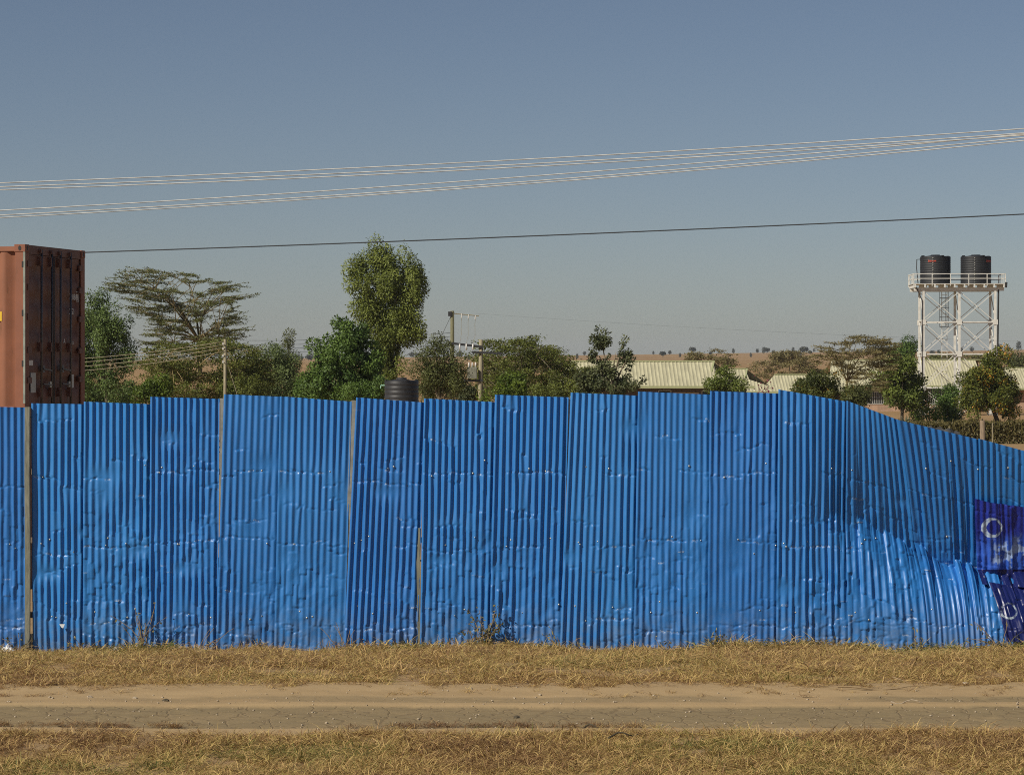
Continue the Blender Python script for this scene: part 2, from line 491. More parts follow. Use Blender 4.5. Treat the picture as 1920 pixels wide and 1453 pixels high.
def grass_mat():
    m, nt, p = new_mat('dry_grass_blades')
    at = nd(nt, 'ShaderNodeAttribute', attribute_name='tint', attribute_type='INSTANCER')
    bt = nd(nt, 'ShaderNodeAttribute', attribute_name='bt')
    v = math_n(nt, 'ADD', at.outputs['Fac'], math_n(nt, 'MULTIPLY_ADD', bt.outputs['Fac'], 0.62, -0.34), clamp=True)
    c = ramp(nt, v, [(0.0, (0.15, 0.075, 0.035)), (0.22, (0.34, 0.20, 0.085)), (0.45, (0.62, 0.435, 0.175)),
                     (0.62, (0.50, 0.375, 0.125)), (0.80, (0.16, 0.16, 0.040)), (1.0, (0.075, 0.105, 0.020))])
    nt.links.new(c, p.inputs['Base Color'])
    p.inputs['Roughness'].default_value = 0.6
    p.inputs['Specular IOR Level'].default_value = 0.3
    t = nd(nt, 'ShaderNodeBsdfTranslucent'); nt.links.new(c, t.inputs['Color'])
    mx = nd(nt, 'ShaderNodeMixShader'); mx.inputs[0].default_value = 0.2
    nt.links.new(p.outputs[0], mx.inputs[1]); nt.links.new(t.outputs[0], mx.inputs[2])
    nt.links.new(mx.outputs[0], nt.nodes['Material Output'].inputs['Surface'])
    return m
M['grass'] = grass_mat()

# ------------------------------------------------------------------ ground
def build_ground():
    ys = np.concatenate([np.arange(-12, 20, 2.0), np.arange(20, 36, 0.2), np.arange(36, 130, 4.0),
                         130 * (6000 / 130) ** np.linspace(0, 1, 110)])
    u = np.linspace(-1, 1, 321)
    hw = np.maximum(40, 0.6 * ys + 30)
    X = hw[:, None] * u[None, :]; Y = np.repeat(ys[:, None], len(u), 1)
    Z = ground_z(X, Y)
    Z = Z - 0.06 * smooth(24.5, 24.9, Y) * (1 - smooth(27.4, 27.8, Y))
    nr, nc = X.shape
    V = np.stack([X, Y, Z], -1).reshape(-1, 3)
    i = np.arange(nr - 1)[:, None] * nc + np.arange(nc - 1)[None, :]
    Fq = np.stack([i, i + 1, i + nc + 1, i + nc], -1).reshape(-1, 4)
    o = mobj('ground', mesh_np('ground', V, Fq, True), M['soil'])
    tag(o, 'dry tan ground running back to the distant savanna ridge', 'ground', kind='structure')
build_ground()

def track_z(x, y):
    z = ground_z(x, y)
    wob = 0.10 * vnoise(x * 0.35, 0.3) + 0.05 * vnoise(x * 1.3, 4.0)
    yy = y + wob
    near = smooth(24.84, 24.92, yy) * (1 - smooth(26.36, 26.44, yy))
    far = smooth(26.64, 26.70, yy) * (1 - smooth(27.15, 27.25, yy))
    lane2 = smooth(-4.6, -2.0, x + 2.0 * vnoise(x * 0.5, y * 2)) * (0.65 + 0.35 * smooth(2, 5, x))
    z = z - 0.022 * near - 0.012 * far * lane2 + 0.008 * np.exp(-((yy - 26.55) / 0.12) ** 2)
    z = z + 0.03 * smooth(27.2, 27.7, yy)
    z = z - 0.12 * (1 - smooth(24.15, 24.45, y)) - 0.12 * smooth(28.1, 28.4, y)
    # lumps left by tyres, cracks between them
    cell = np.abs(vnoise(x * 3.2 + 0.6 * y, y * 4.5)) + 0.5 * np.abs(vnoise(x * 7 + 3, y * 9))
    crack = np.exp(-(cell / 0.05) ** 2)
    z = z + near * (0.010 * fbm(x * 2.5, y * 5, 3) - 0.018 * crack) + far * lane2 * (0.015 * vnoise(x * 5, y * 5) - 0.02 * crack)
    z = z + 0.006 * fbm(x * 9, y * 9, 3)
    rut = np.clip(near * (0.95 + 0.4 * fbm(x * 0.7, y * 3, 3)) + far * lane2 * smooth(-0.22, 0.02, vnoise(x * 1.1, y * 2.2 + 9)) * 0.85, 0, 1)
    return z + 0.004, rut

def build_track():
    xs = np.linspace(-15, 15, 640); ys = np.linspace(24.1, 28.5, 130)
    X, Y = np.meshgrid(xs, ys)
    Z, R = track_z(X, Y)
    nr, nc = X.shape
    V = np.stack([X, Y, Z], -1).reshape(-1, 3)
    i = np.arange(nr - 1)[:, None] * nc + np.arange(nc - 1)[None, :]
    Fq = np.stack([i, i + 1, i + nc + 1, i + nc], -1).reshape(-1, 4)
    me = mesh_np('dirt_track', V, Fq, True)
    a = me.attributes.new('rut', 'FLOAT', 'POINT'); a.data.foreach_set('value', R.ravel().astype(np.float32))
    o = mobj('dirt_track', me, M['track'])
    tag(o, 'bare dirt vehicle track with darker tyre ruts crossing the foreground', 'track', kind='structure')
build_track()

# ------------------------------------------------------------------ blue corrugated fence
DF = 32.7                       # distance of the fence line
PXM = F / DF                    # photo pixels per metre there
def fx(px): return (px - 960.0) / PXM
def fz(py): return EYE + (HOR - py) / PXM
fence = empty('corrugated_fence', (0, DF, 0))
tag(fence, 'long blue corrugated iron sheet fence standing across the dry grass', 'fence')

def dent_depth(x, v, jit):
    """mid-height push-in of the right hand sheets; v 0..1 from foot to top"""
    P = 0.56 * smooth(fx(1450), fx(1790), x) * (1 - smooth(fx(2080), fx(2600), x))
    vc = 0.53 - 0.13 * smooth(fx(1560), fx(1870), x) + jit
    lo = np.clip(v / vc, 0, 1); hi = np.clip((1 - v) / (1 - vc), 0, 1)
    tent = np.minimum(lo, hi)
    return P * np.minimum(lo ** 2.0, hi ** 1.05)

RIB = 0.0785
def sheet(name, e, seed, mat, v0=0.0, v1=1.0, front=0.0, rows=250, events=True, uv=False, crumple=1.0):
    """e = (x left top, x right top, y left top, y right top, x left foot, x right foot) in photo pixels of the fence plane"""
    r = np.random.default_rng(seed)
    xlt, xrt, ylt, yrt, xlb, xrb = e
    wid = ((xrt - xlt) + (xrb - xlb)) / 2 / PXM
    nrib = max(2, int(round(wid / RIB)))
    per = 8
    nc = nrib * per + 1
    t = np.linspace(0, 1, nc); v = np.linspace(v0, v1, rows)
    T, Vv = np.meshgrid(t, v)
    zt = fz(ylt + (yrt - ylt) * t)
    zb = -0.22
    vx = Vv ** (1.0 if (xlt < 1580 or uv) else 1.7)
    X = (xlb + (xrb - xlb) * T) * (1 - vx) + (xlt + (xrt - xlt) * T) * vx
    X = fx(X)
    L = zt[None, :] - zb
    ribf = T * nrib                      # rib coordinate
    rib_i = np.minimum(np.floor(ribf).astype(int), nrib - 1)
    # arc length -> height through the push-in
    gx = fx(np.array([(xlb + xlt) / 2 + ((xrb + xrt) / 2 - (xlb + xlt) / 2) * k for k in t]))
    jr = (r.random(nrib + 1) - 0.5) * 0.035 + 0.05 * vnoise(np.arange(nrib + 1) * 0.45 + seed, 2.2)
    jit = jr[rib_i[0]][None, :] * np.ones_like(Vv)
    dn = dent_depth(gx[None, :] * np.ones_like(Vv), Vv, jit)
    vf = np.linspace(0, 1, 200)
    Z = np.zeros_like(X)
    for c in range(nc):
        df = dent_depth(gx[c], vf, jr[rib_i[0, c]]) / 3.05
        dz = np.sqrt(np.clip(np.diff(vf) ** 2 - np.diff(df) ** 2, 1e-7, None))
        zz = np.concatenate([[0], np.cumsum(dz)]); zz /= zz[-1]
        Z[:, c] = zb + L[0, c] * np.interp(v, vf, zz)
    phase = ribf * 2 * math.pi + 0.5 * vnoise(Vv * 3.0 + seed, ribf * 0.3 + seed * 1.7) + 0.25 * vnoise(Vv * 11.0 + seed, ribf * 0.8)
    amp = np.full_like(X, 0.0124) * (1 + 0.5 * vnoise(rib_i * 0.9 + seed * 3.1, Vv * 1.7) + 0.5 * vnoise(rib_i * 2.7 + seed, Vv * 0.6))
    dep = np.zeros_like(X); wear_glint = np.zeros_like(X)
    zabs = Vv * 3.22 - 0.16
    if events:
        ev = []
        rails = [2.10, 1.26, 0.22]
        for zr in rails:
            z0 = zr + r.normal(0, 0.035); k = 0
            while k < nrib:
                n = int(r.integers(2, 7))
                zz0 = z0 + r.normal(0, 0.014); sl = r.normal(0, 0.003)
                if r.random() < 0.78:
                    for q in range(k, min(nrib, k + n)):
                        ev.append((q, zz0 + sl * (q - k) + r.normal(0, 0.006), r.uniform(0.005, 0.012), r.uniform(0.010, 0.016), r.uniform(0.1, 0.5), r.uniform(0.03, 0.15), r.choice([-1, 1]), r.random() < 0.22))
                k += n
        for q in range(int(15 * crumple)):
            z0 = 2.95 * r.random() ** 1.5
            n = int(r.integers(1, 6)); k = int(r.integers(0, nrib)); sl = r.normal(0, 0.02)
            st = r.uniform(0.4, 1.0)
            sd = r.choice([-1, 1])
            for j in range(k, min(nrib, k + n)):
                ev.append((j, z0 + sl * (j - k) + r.normal(0, 0.012), st * r.uniform(0.004, 0.010), r.uniform(0.010, 0.020), st * r.uniform(0.2, 0.75), r.uniform(0.05, 0.32), sd, r.random() < 0.05))
        for (q, zc, A, w, k, Lg, sd, wr) in ev:
            c0 = max(0, q * per - 3); c1 = min(nc, (q + 1) * per + 4)
            S = slice(c0, c1)
            m = np.clip(1.25 * np.cos((ribf[:, S] - q - 0.5) * math.pi * 0.62), 0, 1)
            lean = (ribf[:, S] - q - 0.5) * r.normal(0, 0.02)
            dzc = zabs[:, S] - zc - lean
            tri = np.clip(1 - np.abs(dzc) / w, 0, 1)
            dep[:, S] += A * m * tri ** 1.3
            side = np.where(dzc * sd > 0, np.exp(-np.abs(dzc) / Lg), tri * 0.6)
            amp[:, S] *= 1 - k * m * side
            phase[:, S] += m * side * r.normal(0, 0.6)
            dep[:, S] += m * side * r.normal(0, 0.004)
            if wr: wear_glint[:, S] = np.maximum(wear_glint[:, S], (m > 0.93) * tri ** 2)
        for q in range(int(r.integers(1, 4))):          # flattened, beaten-in patches
            cx, cz = r.random() * nrib, 0.3 + 2.4 * r.random()
            g = np.exp(-((ribf - cx) / r.uniform(1.0, 2.4)) ** 2 - ((zabs - cz) / r.uniform(0.06, 0.2)) ** 2)
            amp *= 1 - 0.75 * g; dep += 0.012 * g
        cr = 1 - smooth(0.25, 0.85, Vv)
        patch = smooth(-0.18, 0.22, vnoise(X * 1.1 + 0.4 * seed, zabs * 0.9 + 2.7) + 0.35 * (cr - 0.45))
        wx_ = 0.6 * vnoise(ribf * 0.3 + seed, zabs * 2.0); wz_ = 0.5 * vnoise(ribf * 0.3 + 9, zabs * 2.2 + seed)
        f1 = tnoise(ribf * 0.42 + wx_ + 13.7 * seed, zabs * 3.6 + wz_ + 0.2 * ribf)
        f2 = tnoise(ribf * 0.95 - wx_ + 3.7 * seed, zabs * 9.0 - 0.45 * ribf)
        msk = crumple * patch * (0.22 + 0.78 * cr)
        dep += msk * (0.030 * f1 + 0.010 * f2)
        # each rib is kinked into straight lengths that step in and out at the kinks
        rk = np.clip(np.floor(ribf + 0.25).astype(int), 0, nrib)
        rj = r.random(nrib + 2)
        run_ = 0.17 + 0.10 * r.random()
        qk = zabs / run_ + 2.6 * vnoise(rk * 0.30 + seed, zabs * 1.1) + 0.6 * rj[rk] + 8
        si = np.floor(qk).astype(int); ff = qk - si
        def hs(a_, b_): return _lat[(rk * a_ + seed * 13) & 255, (si * b_ + seed * 5 + rk // 3) & 255]
        g3 = _lat[((rk + si) // 3 * 11 + seed * 7) & 255, (si * 17 + seed) & 255]
        on = smooth(0.48, 0.82, g3 + 0.30 * (msk - 0.5))
        T_ = msk * on * 0.026 * (hs(7, 31) - 0.35)
        dep += (ff - 0.5) * T_ + msk * on * 0.010 * (hs(3, 19) - 0.5)
        amp *= 1 - msk * on * 0.65 * hs(5, 23)
        phase += msk * on * 1.5 * (hs(11, 29) - 0.5)
        edge_ = np.exp(-((ff * run_) / 0.010) ** 2)
        wear_glint = np.maximum(wear_glint, msk * on * edge_ * (hs(13, 3) > 0.86))
        amp *= np.clip(1.05 + 1.1 * vnoise(X * 0.9 + 7.7, zabs * 0.45 + seed * 0.37), 0.45, 1.55)
    prof = np.arcsin(0.96 * np.sin(phase)) / math.asin(0.96)
    big = 0.05 * vnoise(X * 0.7, zabs * 0.5 + 3) + 0.03 * vnoise(X * 1.9 + 5, zabs * 1.2)
    Yd = dn + big + dep - amp * prof + 0.022 * (T - 0.5) * 2 - front
    # the foot is set in soil, the bottom hem bends a little
    Yd = Yd + 0.03 * (1 - smooth(0.0, 0.09, Vv)) * vnoise(X * 3.0 + seed, 0.7) * 2
    nr = rows
    V = np.stack([X, Yd, Z], -1).reshape(-1, 3)
    i = np.arange(nr - 1)[:, None] * nc + np.arange(nc - 1)[None, :]
    Fq = np.stack([i, i + 1, i + nc + 1, i + nc], -1).reshape(-1, 4)
    me = mesh_np(name, V, Fq, False)
    a = me.attributes.new('wear_glint', 'FLOAT', 'POINT'); a.data.foreach_set('value', wear_glint.ravel().astype(np.float32))
    if uv:
        lay = me.uv_layers.new(name='print')
        idx = np.empty(len(me.loops), np.int32); me.loops.foreach_get('vertex_index', idx)
        P = np.stack([X * PXM + 960, HOR - (Z - EYE) * PXM], -1).reshape(-1, 2)
        lay.data.foreach_set('uv', P[idx].astype(np.float32).ravel())
    o = mobj(name, me, mat, fence)
    return o, (X, Yd, Z)

SHEETS = [
    (-345, -205, 768, 772, -340, -204), (-208, -72, 764, 768, -206, -74),
    (-75, 46, 761, 764, -76, 47), (59, 161, 756, 758, 62, 158),
    (157, 283, 753, 758, 156, 281), (282, 411, 744, 748, 279, 408),
    (420, 529, 739, 744, 405, 517), (525, 659, 743, 753, 514, 645),
    (668, 798, 745, 755, 644, 781), (795, 931, 747, 754, 787, 921),
    (928, 1066, 740, 745, 917, 1053), (1070, 1200, 736, 742, 1049, 1192),
    (1196, 1334, 734, 740, 1188, 1330), (1331, 1463, 733, 738, 1326, 1459),
    (1459, 1593, 730, 754, 1455, 1594), (1587, 1692, 751, 790, 1590, 1750),
    (1683, 1840, 787, 825, 1742, 1866), (1834, 1975, 822, 860, 1856, 1992),
    (1970, 2105, 858, 880, 1986, 2120), (2100, 2230, 880, 862, 2115, 2245), (2226, 2356, 860, 832, 2240, 2366),
    (2352, 2484, 830, 795, 2360, 2488), (2480, 2612, 793, 765, 2484, 2614)]
sheet_pos = []
for i, e in enumerate(SHEETS):
    o, g = sheet('corrugated_sheet', e, 11 + i * 3, M['blue'], crumple=1.0 if i < 14 else 1.35)
    sheet_pos.append(g)
# dark blue printed sheets patched over the crushed right end
ad, _ = sheet('printed_sheet', (1822, 1990, 822, 862, 1862, 2020), 51 + 0, M['advert'], v0=0.325, v1=0.735, front=0.06, rows=90, uv=True, crumple=1.8)
ad['label'] = 'dark blue printed sheet with pale ring mark, upper patch at the crushed end'
ad2, _ = sheet('printed_sheet', (1800, 1990, 822, 862, 1892, 2020), 77, M['advert'], v0=0.07, v1=0.335, front=0.085, rows=60, uv=True, crumple=1.8)
ad2['label'] = 'navy printed sheet with thin ring mark, lower patch at the crushed end'

# posts, rails and nails
def post(px, ptop, wpx, dy, mat, name='post', lean=0.0):
    mb = MB()
    zt = fz(ptop); w = wpx / PXM
    xb, xt = fx(px) + lean, fx(px)
    for (z, x) in ((-0.25, xb), (zt * 0.35, xb * 0.65 + xt * 0.35 + 0.004), (zt * 0.7, xb * 0.3 + xt * 0.7 - 0.003), (zt, xt)):
        n = len(mb.v)
        mb.v += [(x - w / 2, dy - 0.03, z), (x + w / 2, dy - 0.03, z), (x + w / 2, dy + 0.03, z), (x - w / 2, dy + 0.03, z)]
        if n:
            for k in range(4): mb.f.append((n - 4 + k, n - 4 + (k + 1) % 4, n + (k + 1) % 4, n + k))
    mb.f += [(3, 2, 1, 0), tuple(range(len(mb.v) - 4, len(mb.v)))]
    return mb.build(name, mat, fence)
post(52.5, 763, 9, -0.035, M['galv_old'], 'metal_strip_post')
post(416, 747, 9, 0.075, M['galv'])
post(663, 751, 10, 0.07, M['galv'], lean=fx(646) - fx(663))
post(784.5, 990, 6.5, 0.055, M['galv_old'])
post(1067, 745, 9, 0.075, M['galv'])
post(1332, 760, 12, 0.12, M['galv_old'])
mb = MB(); zt = EYE + (HOR - 788) / F * (DF + 0.92)
tp = [(fx(1842) * 1.028 + dx, 0.92, z) for dx, z in ((0.02, -0.1), (0.0, 1.0), (0.01, 2.0), (0.0, zt))]
mb.tube(tp, [0.045, 0.04, 0.036, 0.034], 9)
mb.build('timber_post', M['timber'], fence, True)
for zr in (2.06, 1.22, 0.30):
    mb = MB(); mb.bar((fx(-345), 0.105, zr), (fx(1500), 0.105, zr), 0.05, 0.07); mb.build('rail', M['timber'], fence)
mb = MB(); rr = np.random.default_rng(5)
for (X, Yd, Z) in sheet_pos[1:]:
    for zr in (2.10, 1.18, 0.34):
        for q in range(int(rr.integers(1, 4))):
            c = int(rr.integers(3, X.shape[1] - 3)); k = int(np.argmin(np.abs(Z[:, c] - zr - rr.normal(0, 0.05))))
            p = Vector((X[k, c], Yd[k, c] - 0.004, Z[k, c]))
            rad = rr.uniform(0.007, 0.012)
            mb.tube([p + Vector((0, 0.004, 0)), p - Vector((0, 0.003, 0)), p - Vector((0, 0.006, 0))], [rad, rad, rad * 0.4], 6)
nails = mb.build('nail_heads', M['galv'], fence)
nails['kind'] = 'stuff'
nails['label'] = 'small galvanised nail washers along the rails'
# torn flap of pale sheet and scraps near the foot on the left
mb = MB()
p = Vector((fx(118), -0.06, fz(1172)))
mb.v += [tuple(p + Vector(q)) for q in ((-0.035, 0, 0.02), (0.035, -0.01, 0.022), (0.012, 0.0, -0.03), (-0.008, 0.004, -0.022), (0.0, 0.016, 0.0))]
mb.f += [(0, 3, 2, 1), (0, 1, 4), (1, 2, 4), (2, 3, 4), (3, 0, 4)]
fl = mb.build('torn_flap', M['plastic_white'], fence)

# ------------------------------------------------------------------ dry grass
tuft_col = bpy.data.collections.new('tuft_prototypes')     # only instanced, never linked to the scene
def make_tuft(k, nb, lmin, lmax, spread, flat, wid):
    r = np.random.default_rng(300 + k)
    V = []; Q = []; bt = []
    for b in range(nb):
        a = r.random() * 2 * math.pi
        el = math.radians(r.uniform(8, 66) if r.random() > flat else r.uniform(-3, 25))
        L = r.uniform(lmin, lmax); w = wid * r.uniform(0.7, 1.3)
        d = np.array([math.cos(a) * math.cos(el), math.sin(a) * math.cos(el), math.sin(el)])
        a2 = r.random() * 2 * math.pi
        s = np.array([math.cos(a2), math.sin(a2), 0.15])
        base = np.array([r.normal(0, spread), r.normal(0, spread), -0.01])
        if el < 0.4: base[2] += r.uniform(0, 0.05)
        mid = base + d * L * 0.55
        tip = base + d * L + np.array([d[0] * 0.2 * L, d[1] * 0.2 * L, -0.28 * L * math.cos(el)])
        n = len(V)
        V += [base - s * w / 2, base + s * w / 2, mid + s * w * 0.4, mid - s * w * 0.4, tip + s * w * 0.08, tip - s * w * 0.08]
        Q += [(n, n + 1, n + 2, n + 3), (n + 3, n + 2, n + 4, n + 5)]
        x = r.random(); bt += [x, x]
    me = mesh_np('grass_tuft', np.array(V), np.array(Q), True)
    at = me.attributes.new('bt', 'FLOAT', 'FACE'); at.data.foreach_set('value', np.array(bt, np.float32))
    me.materials.append(M['grass'])
    o = bpy.data.objects.new('grass_tuft', me); tuft_col.objects.link(o)
for k in range(5): make_tuft(k, 34, 0.06, 0.19, 0.05, 0.45, 0.006)
for k in range(5, 8): make_tuft(k, 30, 0.06, 0.17, 0.06, 0.8, 0.007)      # matted
for k in range(8, 10): make_tuft(k, 16, 0.10, 0.26, 0.03, 0.05, 0.0045)    # taller stalks

def grass_nodes():
    ng = bpy.data.node_groups.new('grass_scatter', 'GeometryNodeTree')
    ng.interface.new_socket('Geometry', in_out='INPUT', socket_type='NodeSocketGeometry')
    ng.interface.new_socket('Geometry', in_out='OUTPUT', socket_type='NodeSocketGeometry')
    gi = ng.nodes.new('NodeGroupInput'); go = ng.nodes.new('NodeGroupOutput')
    ci = ng.nodes.new('GeometryNodeCollectionInfo')
    ci.inputs['Collection'].default_value = tuft_col
    ci.inputs['Separate Children'].default_value = True
    ci.inputs['Reset Children'].default_value = True
    ip = ng.nodes.new('GeometryNodeInstanceOnPoints')
    ip.inputs['Pick Instance'].default_value = True
    def na(name, dt):
        n = ng.nodes.new('GeometryNodeInputNamedAttribute'); n.data_type = dt
        n.inputs['Name'].default_value = name
        return n.outputs['Attribute']
    L = ng.links.new
    L(gi.outputs[0], ip.inputs['Points']); L(ci.outputs[0], ip.inputs['Instance'])
    L(na('idx', 'INT'), ip.inputs['Instance Index'])
    L(na('rot', 'FLOAT_VECTOR'), ip.inputs['Rotation'])
    L(na('scl', 'FLOAT_VECTOR'), ip.inputs['Scale'])
    L(ip.outputs[0], go.inputs[0])
    return ng
GRASS_NG = grass_nodes()

def scatter(name, P, tint, idx, scl, label):
    n = len(P); r = np.random.default_rng(n)
    me = bpy.data.meshes.new(name); me.vertices.add(n)
    me.vertices.foreach_set('co', P.astype(np.float32).ravel())
    rot = np.stack([r.normal(0, 0.12, n), r.normal(0, 0.12, n), r.random(n) * 6.283], -1)
    S = np.repeat(scl[:, None], 3, 1); S[:, 2] *= r.uniform(0.5, 1.0, n)
    for nm, ty, dat in (('tint', 'FLOAT', tint), ('idx', 'INT', idx), ('rot', 'FLOAT_VECTOR', rot), ('scl', 'FLOAT_VECTOR', S)):
        a = me.attributes.new(nm, ty, 'POINT')
        if ty == 'FLOAT_VECTOR': a.data.foreach_set('vector', np.ascontiguousarray(dat, np.float32).ravel())
        else: a.data.foreach_set('value', np.ascontiguousarray(dat, np.int32 if ty == 'INT' else np.float32))
    me.materials.append(M['grass'])
    o = link(bpy.data.objects.new(name, me))
    md = o.modifiers.new('scatter', 'NODES'); md.node_group = GRASS_NG
    tag(o, label, 'grass', kind='stuff')
    return o

def grass_upper():
    r = np.random.default_rng(21)
    n = 34000
    x = r.uniform(-10.5, 10.5, n); y = 26.9 + 5.9 * r.random(n)
    lo = 27.42 + 0.55 * fbm(x * 0.8, x * 0.1 + 4, 4) + 0.2 * vnoise(x * 4, 2.0)
    dens = np.maximum(smooth(-0.05, 0.7, y - lo) ** 1.3, 0.10 * smooth(-0.45, -0.1, y - lo)) * np.clip(0.55 + 1.3 * vnoise(x * 2.6, y * 1.8), 0.08, 1)
    keep = (r.random(n) < dens) & (y < 32.62)
    x, y, lo = x[keep], y[keep], lo[keep]
    z = ground_z(x, y)
    inz = (y < 28.35)
    z = np.where(inz, np.maximum(z, track_z(x, y)[0] - 0.003), z)
    tint = 0.45 + 0.22 * fbm(x * 0.6, y * 0.6, 3) + r.normal(0, 0.05, len(x))
    tint -= 0.13 * (1 - smooth(0, 1.2, y - lo))
    fence_g = smooth(32.0, 32.55, y) * smooth(-0.10, 0.20, vnoise(x * 0.7 + 8, 0.4))
    tint += 0.42 * fence_g * r.random(len(x))
    idx = np.where(r.random(len(x)) < 0.55, r.integers(5, 8, len(x)), r.integers(0, 5, len(x))); idx = np.where(r.random(len(x)) < 0.03, r.integers(8, 10, len(x)), idx)
    scl = r.uniform(0.55, 1.45, len(x)) * (0.55 + 0.4 * smooth(0, 0.8, y - lo)) * (1 + 0.5 * fence_g)
    scatter('dry_grass', np.stack([x, y, z], -1), tint, idx, scl, 'straw coloured dry grass verge between the fence and the track')
grass_upper()

def grass_lower():
    r = np.random.default_rng(22)
    n = 30000
    x = r.uniform(-8.5, 8.5, n); y = 20.3 + 4.9 * r.random(n)
    hi = 24.62 + 0.30 * fbm(x * 0.8, 7.7, 4) + 0.1 * vnoise(x * 5, 1.0)
    dens = smooth(-0.02, 0.3, hi - y) * np.clip(0.62 + 1.2 * vnoise(x * 2.4, y * 2.0), 0.12, 1)
    strip = (np.exp(-((y - 25.0) / 0.07) ** 2) * smooth(0.05, 0.2, vnoise(x * 0.9 + 4, 3.1)) * 0.8)
    keep = r.random(n) < np.maximum(dens, strip)
    x, y, hi = x[keep], y[keep], hi[keep]
    z = np.where(y > 24.1, np.maximum(ground_z(x, y), track_z(x, y)[0] - 0.003), ground_z(x, y))
    tint = 0.36 + 0.36 * fbm(x * 0.55 + 2, y * 0.8, 3) + r.normal(0, 0.06, len(x))
    green = smooth(0.08, 0.28, vnoise(x * 0.5 + 31, y * 0.9 + 3)) 
    tint += 0.38 * green * r.random(len(x))
    tint = np.where(y > 24.8, tint - 0.2, tint)
    idx = r.integers(0, 8, len(x)); idx = np.where(r.random(len(x)) < 0.06, r.integers(8, 10, len(x)), idx)
    scl = r.uniform(0.7, 1.2, len(x)) * np.where(y > 24.8, 0.55, 1)
    scatter('dry_grass', np.stack([x, y, z], -1), tint, idx, scl, 'brown and straw dry grass in the near foreground below the track')
grass_lower()

# ------------------------------------------------------------------ shipping containers
CW, CH, CL = 2.44, 2.59, 6.06
def text_mesh(name, body, size, mat, parent, origin, xdir, zdir, depth=0.002):
    cu = bpy.data.curves.new(name, 'FONT'); cu.body = body; cu.size = size; cu.extrude = depth
    cu.resolution_u = 2
    tmp = bpy.data.objects.new(name + '_tmp', cu); COL.objects.link(tmp)
    bpy.context.view_layer.update()
    dg = bpy.context.evaluated_depsgraph_get()
    me = bpy.data.meshes.new_from_object(tmp.evaluated_get(dg))
    bpy.data.objects.remove(tmp)
    me.name = name
    xd = Vector(xdir).normalized(); zd = Vector(zdir).normalized(); nd_ = xd.cross(zd)
    Mx = Matrix((xd, zd, nd_)).transposed().to_4x4(); Mx.translation = Vector(origin)
    me.transform(Mx)
    me.materials.clear()
    return mobj(name, me, mat, parent)

